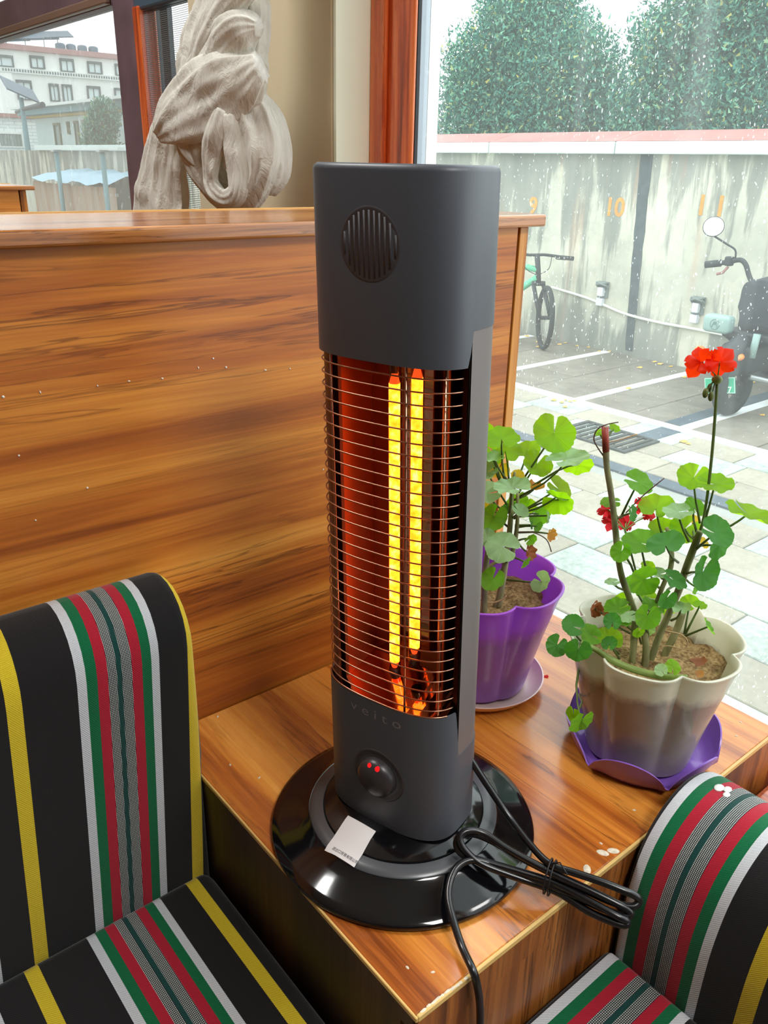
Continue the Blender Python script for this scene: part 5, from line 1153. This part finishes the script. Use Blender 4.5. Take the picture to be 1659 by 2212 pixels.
fw = obj('front_wheel', ring_tube(fc, fa, .288, .026), TYRE, bi, smooth=True)
for i in range(14):
    u, v = frame(fa); d = u*math.cos(2*math.pi*i/14)+v*math.sin(2*math.pi*i/14)
    obj('spoke', tube(bmesh.new(), [fc, fc+d*.275], .0015, 4), STEEL, fw)
obj('hub', tube(bmesh.new(), [fc-fa*.05, fc+fa*.05], .02, 8), BBLK, fw)
for sg in (-1, 1): obj('fork_blade', tube(bmesh.new(), [fc+fa*.055*sg, hd+fa*.05*sg+Vector((0,-.02,-.14))], .021, 8), BBLK, bi, smooth=True)
obj('fork_crown', tube(bmesh.new(), [hd+fa*.065+Vector((0,-.02,-.13)), hd-fa*.065+Vector((0,-.02,-.13))], .024, 8), BBLK, bi)
obj('steerer', tube(bmesh.new(), [hd+Vector((0,-.02,-.13)), hd, hb], .026, 10), BBLK, bi, smooth=True)
obj('handlebar', tube(bmesh.new(), smooth_pts([hb-fa*.36+Vector((0,0,-.03)), hb-fa*.1, hb, hb+fa*.1, hb+fa*.36+Vector((0,0,.03))], 4), .014, 8), BBLK, bi, smooth=True)
for sg in (-1, 1):
    obj('grip', tube(bmesh.new(), [hb+fa*.24*sg+Vector((0,0,.02*sg)), hb+fa*.37*sg+Vector((0,0,.031*sg))], .021, 8), BBLK, bi, smooth=True)
    obj('brake_lever', tube(bmesh.new(), [hb+fa*.16*sg-vd*.02, hb+fa*.20*sg-vd*.06+Vector((0,0,-.03)), hb+fa*.29*sg-vd*.07+Vector((0,0,-.035))], .006, 6), BBLK, bi, smooth=True)
obj('brake_cable', tube(bmesh.new(), smooth_pts([hb+fa*.15, hb+fa*.10-vd*.1+Vector((0,0,-.12)), hd-vd*.03+Vector((0,0,-.05))], 4), .004, 5), BBLK, bi)
obj('brake_cable', tube(bmesh.new(), smooth_pts([hb-fa*.15, hb-fa*.13-vd*.1+Vector((0,0,-.12)), hd-vd*.03+Vector((0,0,-.05))], 4), .004, 5), BBLK, bi)
bb = Vector((6.62, 6.12, -.17)); sc2 = Vector((6.62, 6.24, .28)); rc = Vector((6.66, 6.50, G+.315))
b = tube(bmesh.new(), [hd+Vector((0,0,.0)), sc2], .030, 8); tube(b, [hd+Vector((0,-.005,-.07)), bb], .036, 8); tube(b, [bb, sc2], .025, 8); tube(b, [bb, rc], .016, 8); tube(b, [sc2, rc], .014, 8)
obj('frame', b, BGRN, bi, smooth=True)
obj('rear_wheel', ring_tube(rc, (1,.05,0), .288, .026), TYRE, bi, smooth=True)
obj('seat_post', tube(bmesh.new(), [sc2, sc2+Vector((0,.05,.12))], .014, 8), STEEL, bi)
obj('saddle', ellipsoid(bmesh.new(), sc2+Vector((0,.04,.14)), (.06,.13,.03)), BBLK, bi, smooth=True)
obj('crank', tube(bmesh.new(), [bb+Vector((-.02,0,0)), bb+Vector((-.09,-.03,-.02)), bb+Vector((-.09,-.14,.0)), bb+Vector((-.17,-.16,.0))], .016, 8), BBLK, bi)

# ---------------------------------------------------------------- electric scooter, seen from behind
eb = thing('electric_scooter', 'dark electric scooter with green licence plate and round mirror, parked at bay 11', 'scooter', (6.2, 3.0, G))
COVER = plain('dark_quilted_cover', srgb(30,38,48), 0.8, var=.3, scale=18); EBOD = plain('dark_scooter_plastic', srgb(30,38,44), 0.5, var=.1, scale=8); TEAL = plain('grey_teal_plastic', srgb(140,168,162), 0.35)
rw = obj('rear_wheel', ring_tube((5.86, 2.985, G+.215), (.06,1,0), .155, .060, 36, 10), TYRE, eb, smooth=True)
obj('wheel_hub', tube(bmesh.new(), [(5.86, 2.93, G+.215), (5.86, 3.04, G+.215)], .055, 16), EBOD, rw)
obj('front_wheel', ring_tube((6.86, 2.96, G+.215), (0,1,0), .155, .060, 30, 8), TYRE, eb, smooth=True)
obj('rear_mudguard', tube(bmesh.new(), smooth_pts([(5.98, 2.985, .02), (5.84, 2.985, .01), (5.70, 2.99, -.08), (5.66, 2.99, -.20)], 4), [.075]*9+[.07, .06, .05, .04], 12), EBOD, eb, smooth=True)
bm = bmesh.new(); box(bm, 5.80, 6.40, 2.86, 3.12, -.20, .02, .05, 3); box(bm, 6.30, 6.80, 2.84, 3.10, -.34, -.24, .04, 3); obj('body', bm, EBOD, eb, autosmooth=40)
obj('front_shield', tube(bmesh.new(), [(6.80, 2.96, -.30), (6.68, 2.96, .05), (6.58, 2.96, .36)], [.14, .16, .10], 12), EBOD, eb, smooth=True)
# quilted seat cover: a lumpy block
bm = B(5.92, 6.55, 2.66, 3.115, .09, .47, .09, 4); bmesh.ops.subdivide_edges(bm, edges=bm.edges, cuts=3, use_grid_fill=True)
for v_ in bm.verts: v_.co += Vector((noise.noise(v_.co*9), noise.noise(v_.co*9+Vector((5,0,0))), noise.noise(v_.co*9+Vector((0,7,0)))))*.030
obj('seat_cover', bm, COVER, eb, smooth=True)
obj('rack', B(5.88, 6.25, 2.74, 3.16, .045, .10, .015), EBOD, eb)
bm = B(5.785, 5.90, 3.068, 3.276, .075, .205, .030, 4); bx = obj('tail_box', bm, TEAL, eb, autosmooth=50)
obj('emblem', ring_tube((5.785, 3.172, .140), (1,0,0), .036, .0035, 28, 6), plain('dull_emblem', srgb(104,136,130), 0.4), bx, smooth=True)
bm = bmesh.new()
for a, b_ in (((.022,-.020), (.007,.020)), ((.007,.020), (0,-.002)), ((0,-.002), (-.007,.020)), ((-.007,.020), (-.022,-.020))): tube(bm, [(5.784, 3.172+a[0], .140+a[1]), (5.784, 3.172+b_[0], .140+b_[1])], .004, 6)
obj('emblem_mark', bm, bpy.data.materials['dull_emblem'], bx)
obj('tail_bracket', tube(bmesh.new(), [(5.95, 3.10, .02), (5.90, 3.17, .085)], .02, 8), EBOD, eb)
PLX = 5.70
PM = facing_x(PLX, 3.003, -.274) @ Matrix.Rotation(math.radians(13), 4, 'Z')
def local(bm): bm.transform(PM); bmesh.ops.recalc_face_normals(bm, faces=bm.faces); return bm
pl_ = obj('licence_plate', local(B(-.120, .120, -.060, .060, -.004, 0, .0015, 1)), plain('green_plate', srgb(10,172,130), 0.4), eb)
WH = plain('white_plate_paint', srgb(226,244,234), 0.5)
bm = bmesh.new()
for a in ((-.117, .117, .053, .0565), (-.117, .117, -.0565, -.053), (-.117, -.1135, -.053, .053), (.1135, .117, -.053, .053)): box(bm, *a, .0003, .0012)
obj('plate_border', local(bm), WH, pl_)
text_obj('plate_lettering', 'D', .050, PM @ Matrix.Translation((.047, .010, .001)), WH, pl_, .0004, bold=.001)
text_obj('plate_lettering', '6637', .062, PM @ Matrix.Translation((.030, -.034, .001)), WH, pl_, .0004, bold=.001)
obj('plate_bolt', local(tube(bmesh.new(), [(.047, .047, -.002), (.047, .047, .003)], .006, 8)), WH, pl_)
obj('plate_bracket', tube(bmesh.new(), [(PLX+.010, 3.01, -.26), (5.80, 3.02, -.10)], .02, 8), EBOD, eb)
ORG = plain('orange_lens', srgb(255,140,60), 0.3)
for y in (2.930, 3.24): obj('turn_signal', ellipsoid(bmesh.new(), (5.76, y, -.055), (.045, .038, .028)), ORG, eb, smooth=True)
obj('tail_light', B(5.745, 5.80, 2.99, 3.10, -.06, -.01, .012), plain('grey_red_lens', srgb(150,110,104), 0.3), eb)
obj('grab_tube', tube(bmesh.new(), [(5.84, 2.875, -.06), (5.84, 2.865, .11)], .026, 10), TEAL, eb, smooth=True)
obj('grab_tube', tube(bmesh.new(), [(5.84, 2.86, -.20), (6.1, 2.62, -.27)], .022, 10), STEEL, eb, smooth=True)
hp = [(6.35, 3.06, .30), (6.33, 3.16, .33), (6.32, 3.245, .43), (6.31, 3.29, .52), (6.30, 3.335, .555), (6.28, 3.40, .54), (6.26, 3.47, .522), (6.24, 3.575, .502)]
obj('handlebar', tube(bmesh.new(), smooth_pts(hp, 4), .019, 10), BBLK, eb, smooth=True)
obj('grip', tube(bmesh.new(), [(6.26, 3.47, .522), (6.238, 3.585, .500)], .028, 10), BBLK, eb, smooth=True)
obj('handlebar', tube(bmesh.new(), smooth_pts([(6.35, 3.0, .30), (6.33, 2.86, .36), (6.30, 2.70, .54), (6.26, 2.48, .53)], 4), .019, 10), BBLK, eb, smooth=True)
obj('switch_block', B(6.25, 6.31, 3.385, 3.445, .505, .575, .012), BBLK, eb)
obj('brake_lever', tube(bmesh.new(), [(6.27, 3.41, .50), (6.24, 3.43, .455), (6.22, 3.47, .44)], .010, 6), plain('dull_red_lever', srgb(150,104,100), 0.5), eb)
mst = obj('mirror_stalk', tube(bmesh.new(), smooth_pts([(6.29, 3.375, .56), (6.285, 3.385, .625), (6.26, 3.45, .665), (6.24, 3.55, .715)], 4), .008, 6), BBLK, eb, smooth=True)
ma = Vector((-.80, -.40, .42)).normalized(); mc = Vector((6.23, 3.565, .785))
mr = obj('mirror_shell', tube(bmesh.new(), [mc - ma*.03, mc - ma*.004, mc], [.045, .078, .080], 28), BBLK, eb, smooth=True)
obj('mirror_glass', tube(bmesh.new(), [mc + ma*.0002, mc + ma*.003], .074, 28), plain('mirror_silver', srgb(240,244,246), 0.02, metal=1.0), mr)

# ---------------------------------------------------------------- trees beyond the wall
import numpy as np
t = NT('juniper_foliage'); oi = t.n('ShaderNodeNewGeometry'); f = t.noise(t.coord(), 2.2, 3)
c = t.ramp(oi.outputs['Random Per Island'], [(0.0, srgb(30,88,80)), (0.55, srgb(72,138,122)), (0.93, srgb(124,182,150)), (1.0, srgb(196,186,100))])
p = t.pbr(c, 0.8, spec=.2); tl = t.n('ShaderNodeBsdfTranslucent'); t.l(c, tl.inputs[0]); m = t.n('ShaderNodeMixShader'); m.inputs[0].default_value = .3; t.l(p, m.inputs[1]); t.l(tl.outputs[0], m.inputs[2]); FOL = t.done(m.outputs[0])
BARK = plain('grey_brown_bark', srgb(92,84,74), .9, var=.2, scale=8)
def foliage(cx, cy, lobes, n, size, seed):
    """sprays on and inside lobes (dx,dy,z,rx,ry,rz); returns one mesh of small leaf tufts"""
    rg = np.random.default_rng(seed); vol = np.array([l[3]*l[4]*l[5] for l in lobes])**.75; vol /= vol.sum()
    k = rg.choice(len(lobes), n, p=vol); L = np.array(lobes)[k]
    d = rg.normal(size=(n,3)); d /= np.linalg.norm(d, axis=1, keepdims=True)
    r = rg.random(n)**.33*(.80+.35*rg.random(n)); q = np.stack([cx+L[:,0], cy+L[:,1], L[:,2]], 1) + d*L[:,3:6]*r[:,None]
    a = rg.normal(size=(n,3)); a[:,2] += .7; a /= np.linalg.norm(a, axis=1, keepdims=True)
    b = np.cross(a, rg.normal(size=(n,3))); b /= np.linalg.norm(b, axis=1, keepdims=True)
    s = size*(.6+.8*rg.random(n))[:,None]
    v = np.concatenate([q-b*s*.30, q+b*s*.30, q+a*s*1.1+b*s*.06, q+a*s*1.1-b*s*.06], 1).reshape(-1,3)
    me = bpy.data.meshes.new('foliage'); me.vertices.add(4*n); me.vertices.foreach_set('co', v.astype(np.float32).ravel())
    me.loops.add(4*n); me.loops.foreach_set('vertex_index', np.arange(4*n, dtype=np.int32)); me.polygons.add(n)
    me.polygons.foreach_set('loop_start', np.arange(0, 4*n, 4, dtype=np.int32)); me.update(calc_edges=True); me.materials.append(FOL); return me
def tree(label, cx, cy, h, lobes, n, size, seed):
    tr = thing('juniper_tree', label, 'tree', (cx, cy, G), 'dark evergreen trees behind the court wall')
    obj('trunk', tube(bmesh.new(), [(cx, cy, G-.05), (cx+.05, cy, h*.4), (cx, cy+.04, h*.85)], [.13, .09, .03], 9), BARK, tr, smooth=True)
    for i in range(7):
        l = lobes[i % len(lobes)]; z = h*(.25+.08*i)
        obj('branch', tube(bmesh.new(), [(cx+.03, cy, z), (cx+l[0]*.5, cy+l[1]*.5, z+.25), (cx+l[0]*.9, cy+l[1]*.9, l[2])], [.035, .025, .01], 6), BARK, tr, smooth=True)
    fo = bpy.data.objects.new('foliage', foliage(cx, cy, lobes, n, size, seed)); COL.objects.link(fo); setp(fo, tr); fo['kind'] = 'stuff'
tree('dense rounded evergreen nearest the window jamb, rising over the court wall', 9.4, 8.75, 3.6, [(0,.30,1.7,.8,1.05,.9),(0,.25,2.4,.7,.95,.75),(.1,-.35,2.6,.7,.85,.8),(0,-.75,1.6,.8,1.0,.9),(.1,-.1,3.2,.6,.75,.6),(0,-1.0,2.2,.7,.75,.75),(0,-1.35,1.6,.7,.7,.9),(-.2,.1,.9,.8,1.1,.8)], 120000, .045, 1)
tree('sparser tall evergreen with sky showing through, over the number 11', 9.3, 5.55, 3.8, [(0,.55,1.7,.7,.8,.8),(0,-.6,1.8,.8,.9,.8),(.1,.6,2.5,.6,.65,.55),(.1,-.3,2.7,.7,.8,.6),(0,-1.1,2.6,.7,.7,.6),(.1,.35,3.3,.5,.5,.4),(0,-.7,3.4,.7,.8,.5),(-.1,0,.9,.8,1.2,.8)], 100000, .045, 2)
tree('evergreen at the pane edge, right of the sparse tall one', 9.6, 3.1, 3.8, [(0,.3,1.8,.8,.9,.8),(0,0,2.7,.8,.9,.7),(0,-.6,2.0,.8,.8,.8),(0,.3,3.4,.6,.7,.5)], 60000, .045, 3)
# ---------------------------------------------------------------- outside, seen through the far window
def bwin(name, parent, axis, c, a0, a1, z0, z1, frame_w, fm, pm, out=.12, bars=1):
    """window on a wall plane: axis 'y' = plane y=c facing -y with a along x; 'x' = plane x=c facing -x with a along y"""
    bm = bmesh.new()
    R = lambda p0, p1, q0, q1, o0, o1: box(bm, p0, p1, c-o1, c-o0, q0, q1) if axis == 'y' else box(bm, c-o1, c-o0, p0, p1, q0, q1)
    R(a0, a0+frame_w, z0, z1, 0, out); R(a1-frame_w, a1, z0, z1, 0, out); R(a0+frame_w, a1-frame_w, z1-frame_w*1.6, z1, 0, out*1.5); R(a0+frame_w, a1-frame_w, z0, z0+frame_w*.7, 0, out)
    for k in range(bars):
        m_ = a0 + (a1-a0)*(k+1)/(bars+1); R(m_-frame_w*.2, m_+frame_w*.2, z0+frame_w*.7, z1-frame_w*1.6, .02, out*.6)
    f = obj(name, bm, fm, parent)
    bm = bmesh.new()
    if axis == 'y': box(bm, a0+frame_w, a1-frame_w, c-.02, c-.005, z0+frame_w*.7, z1-frame_w*1.6)
    else: box(bm, c-.02, c-.005, a0+frame_w, a1-frame_w, z0+frame_w*.7, z1-frame_w*1.6)
    obj('pane', bm, pm, f); return f
PALE = plain('pale_stone_cladding', srgb(238,242,240), .7, var=.03, scale=1.2); SURR = plain('dark_window_surround', srgb(70,92,98), .6); PANE_F = plain('bright_far_pane', srgb(206,226,228), .15, spec=.8); PANE_D = plain('dim_far_pane', srgb(120,140,136), .15, spec=.8)
bd = thing('apartment_building', 'tall white building with dark-framed windows, far beyond the court', 'building', (24, 63, G))
obj('facade', B(18.1, 34, 60, 68, G-.2, 7.30), PALE, bd)
for a in ((18.27-.7,6.94,19.0,6.31),(20.02,7.06,20.93,6.36),(21.91,7.06,22.83,6.31),(23.72,7.03,24.7,6.34),(25.6,7.03,26.5,6.34)): bwin('window', bd, 'y', 60, a[0], a[2], a[3]-.02, a[1], .09, SURR, PANE_F)
for a in ((18.98,5.62,19.93,4.49),(21.02,5.54,21.65,4.51),(21.85,5.55,22.51,4.5),(23.51,5.57,24.43,4.6),(25.4,5.57,26.3,4.6)): bwin('window', bd, 'y', 60, a[0], a[2], a[3], a[1], .09, SURR, PANE_F)
for a in ((19.0,19.95),(21.0,21.7),(21.85,22.5),(23.5,24.4),(25.4,26.3)): bwin('window', bd, 'y', 60, a[0], a[1], 2.6, 3.7, .09, SURR, PANE_F)
obj('cornice', B(17.8, 34, 59.7, 59.999, 7.26, 7.58, .02, 1), plain('red_brown_fascia', srgb(170,128,128), .7), bd)
ci = obj('string_course', B(17.9, 34, 59.75, 59.999, 5.98, 6.26), plain('pale_ledge', srgb(214,224,222), .7), bd)
for k in range(60): obj('dentil', B(18.2+k*.17, 18.29+k*.17, 59.74, 59.7495, 6.05, 6.20), SURR, ci)
obj('corner_pilaster', B(17.95, 18.75, 59.8, 59.999, G, 5.97), PALE, bd)
DB = plain('dark_blue_panel', srgb(74,104,124), .3)
for k, x in enumerate((22.45, 23.15, 23.9, 24.65)):
    r = tag(obj('water_tank', tube(bmesh.new(), smooth_pts([(x, 61, 7.58), (x, 61, 7.66), (x, 61, 7.9), (x, 61, 8.02), (x, 61, 8.05)], 2), [.30,.31,.32,.32,.32,.30,.22,.12,.05][:9], 14), DB, smooth=True), ['leftmost', 'second', 'third', 'rightmost'][k] + ' of four dark tanks along the far roof edge' if k in (0, 3) else ['', 'second from the left', 'third from the left', ''][k] + ' of four dark tanks along the far roof edge', 'tank', 'dark tanks on the far roof')
sp_ = thing('solar_array', 'tilted dark solar panels on a frame above the far roof', 'solar panel', (21, 61.5, 7.3))
for k in range(4):
    bm = B(-1.0, 1.0, -.5, .5, -.03, .03); bm.transform(Matrix.Translation((19.6+k*.95, 61.6, 8.10+.08*(k%2)+k*.13)) @ Matrix.Rotation(math.radians(24), 4, 'X') @ Matrix.Rotation(math.radians(-7), 4, 'Y')); obj('panel', bm, DB, sp_)
for x in (19.2, 20.4, 21.6, 22.5): obj('leg', tube(bmesh.new(), [(x, 61.5, 7.3), (x, 61.5, 8.05+(x-19.2)*.13)], .03, 6), STEEL, sp_)
# low house
HOUSE = plain('pale_blue_render', srgb(190,208,208), .8, var=.05, scale=.8); TEALF = plain('faded_teal_fascia', srgb(110,150,156), .7, var=.1, scale=1); OCHRE = plain('ochre_band', srgb(206,180,110), .7); WBROWN = plain('olive_wood_frame', srgb(120,124,100), .7)
lh = thing('low_house', 'low pale house with a teal eave and narrow windows behind the court wall', 'house', (13, 29, G))
obj('facade', B(11, 16, 22, 33.2, G-.1, 2.42), HOUSE, lh)
obj('eave', B(10.5, 16.3, 21.8, 33.5, 2.50, 2.68), TEALF, lh); obj('ochre_strip', B(10.85, 16.1, 21.9, 33.3, 2.425, 2.495), OCHRE, lh)
obj('roof', B(10.3, 16.5, 21.7, 33.6, 2.685, 2.76), plain('grey_white_roof', srgb(214,222,220), .7), lh)
for y0, y1, z0, z1 in ((30.72,31.28,1.40,2.24),(29.83,30.02,1.88,2.26),(29.05,29.36,1.50,2.27),(28.28,28.66,1.90,2.28),(27.6,27.9,1.92,2.28),(26.6,26.9,1.92,2.28)): bwin('window', lh, 'x', 11, y0, y1, z0, z1, .05, WBROWN, PANE_D, .06, 0)
# tiled store
TILEW = NT('white_block_wall'); v = TILEW.coord('Object'); bt = TILEW.n('ShaderNodeTexBrick'); mp = TILEW.n('ShaderNodeMapping'); mp.inputs['Rotation'].default_value = (math.pi/2, 0, 0); TILEW.l(v, mp.inputs[0]); TILEW.l(mp.outputs[0], bt.inputs['Vector'])
bt.inputs['Color1'].default_value = (*srgb(226,236,236),1); bt.inputs['Color2'].default_value = (*srgb(238,244,242),1); bt.inputs['Mortar'].default_value = (*srgb(186,204,206),1); bt.inputs['Scale'].default_value = 1.0; bt.inputs['Mortar Size'].default_value = .012; bt.inputs['Brick Width'].default_value = .42; bt.inputs['Row Height'].default_value = .12
TILEW = TILEW.done(TILEW.pbr(bt.outputs[0], .6))
st_ = thing('block_store', 'low white block store with a barred window and red-brown roof edge', 'building', (9.8, 37, G))
obj('facade', B(7.6, 11.93, 36, 40, G-.1, 2.52), TILEW, st_); obj('roof_edge', B(7.5, 12.1, 35.8, 40.2, 2.525, 2.66), plain('red_brown_roof_edge', srgb(160,112,104), .7), st_)
bwin('barred_window', st_, 'y', 36, 9.6, 11.37, 1.48, 2.05, .06, PALE, PANE_D, .06, 1)
bar = bmesh.new()
for k in range(14): tube(bar, [(9.66+k*.127, 35.93, 1.5), (9.66+k*.127, 35.93, 2.03)], .008, 4)
obj('window_grille', bar, STEEL, st_)
# street lamp with solar panel
sl = thing('solar_street_lamp', 'blue-grey solar street lamp post in front of the white building', 'street lamp', (8.6, 26.9, G))
obj('pole', tube(bmesh.new(), [(8.6, 26.9, G), (8.6, 26.9, 2.72)], [.10, .06], 10), TEALF, sl, smooth=True)
bm = B(-.50, .50, -.30, .30, -.02, .02); bm.transform(Matrix.Translation((8.6, 26.9, 2.92)) @ Matrix.Rotation(math.radians(35), 4, 'X') @ Matrix.Rotation(math.radians(22), 4, 'Y')); obj('solar_panel', bm, DB, sl)
obj('lamp_arm', tube(bmesh.new(), [(8.6, 27.5, 2.36), (8.6, 26.9, 2.42), (8.75, 25.6, 2.50)], [.05, .05, .08], 8), SLATE, sl)
tree('small bushy tree against the low pale house', 9.9, 24.6, 2.6, [(0,0,1.9,.4,.8,.45),(0,.4,1.5,.4,.6,.4),(0,-.4,2.2,.4,.6,.5),(0,-.3,1.2,.5,.8,.5)], 9000, .08, 5)
# corrugated lean-to and posts
RUST = NT('rusty_sheet'); f = RUST.noise(RUST.coord('Object', (1, 6, .6)), 2.0, 5)
RUST = RUST.done(RUST.pbr(RUST.ramp(f, [(0.3, srgb(168,164,152)), (0.5, srgb(176,150,126)), (0.7, srgb(150,104,82))]), .8))
ls = thing('corrugated_shelter', 'rusty corrugated lean-to with a blue tarpaulin roof, against the court wall', 'shelter', (6.3, 17, G))
me = bpy.data.meshes.new('corrugated_sheet'); bm = bmesh.new(); top_, bot_ = [], []
for k in range(17):
    y = -.36 + .72*k/16; dx = .025*math.sin(k*math.pi/2)
    top_.append(bm.verts.new((dx, y, .0))); bot_.append(bm.verts.new((dx, y, -1.22)))
for k in range(16): bm.faces.new((top_[k], bot_[k], bot_[k+1], top_[k+1]))
bm.to_mesh(me); bm.free(); me.materials.append(RUST)
for k in range(6):
    o = bpy.data.objects.new('corrugated_sheet', me); COL.objects.link(o); o.location = (6.2, 15.35+k*.72, .69 + random.uniform(-.02,.02)); setp(o, ls)
bm = bmesh.new(); rows = []
for i in range(14):
    y = 14.95 + 4.35*i/13; rows.append([bm.verts.new((6.05+.33*j, y, .80 + .05*j + .035*math.sin(i*1.7+j) - (.06 if j == 0 else 0))) for j in range(4)])
for a, b in zip(rows, rows[1:]):
    for j in range(3): bm.faces.new((a[j], a[j+1], b[j+1], b[j]))
obj('tarpaulin', bm, plain('pale_blue_tarp', srgb(168,206,226), .5), ls, smooth=True)
obj('side_rail', B(6.21, 6.25, 15.0, 19.3, .55, .60), STEEL, ls)
for y, lab in ((17.15, 'pale steel post before the lean-to, nearer its middle'), (14.92, 'pale steel post before the lean-to, at its window-frame end')):
    p_ = thing('steel_post', lab, 'post', (6.0, y, G), 'steel posts before the lean-to')
    obj('shaft', tube(bmesh.new(), [(6.0, y, G), (6.0, y, 1.27)], .042, 10), TEALF, p_, smooth=True); obj('top_plate', B(5.92, 6.08, y-.08, y+.08, 1.271, 1.30), STEEL, p_)
bm = B(5.98, 6.10, 14.2, 17.30, 1.301, 1.345); tag(obj('canopy_beam', bm, COPE), 'pale beam resting across the two steel posts outside', 'beam')
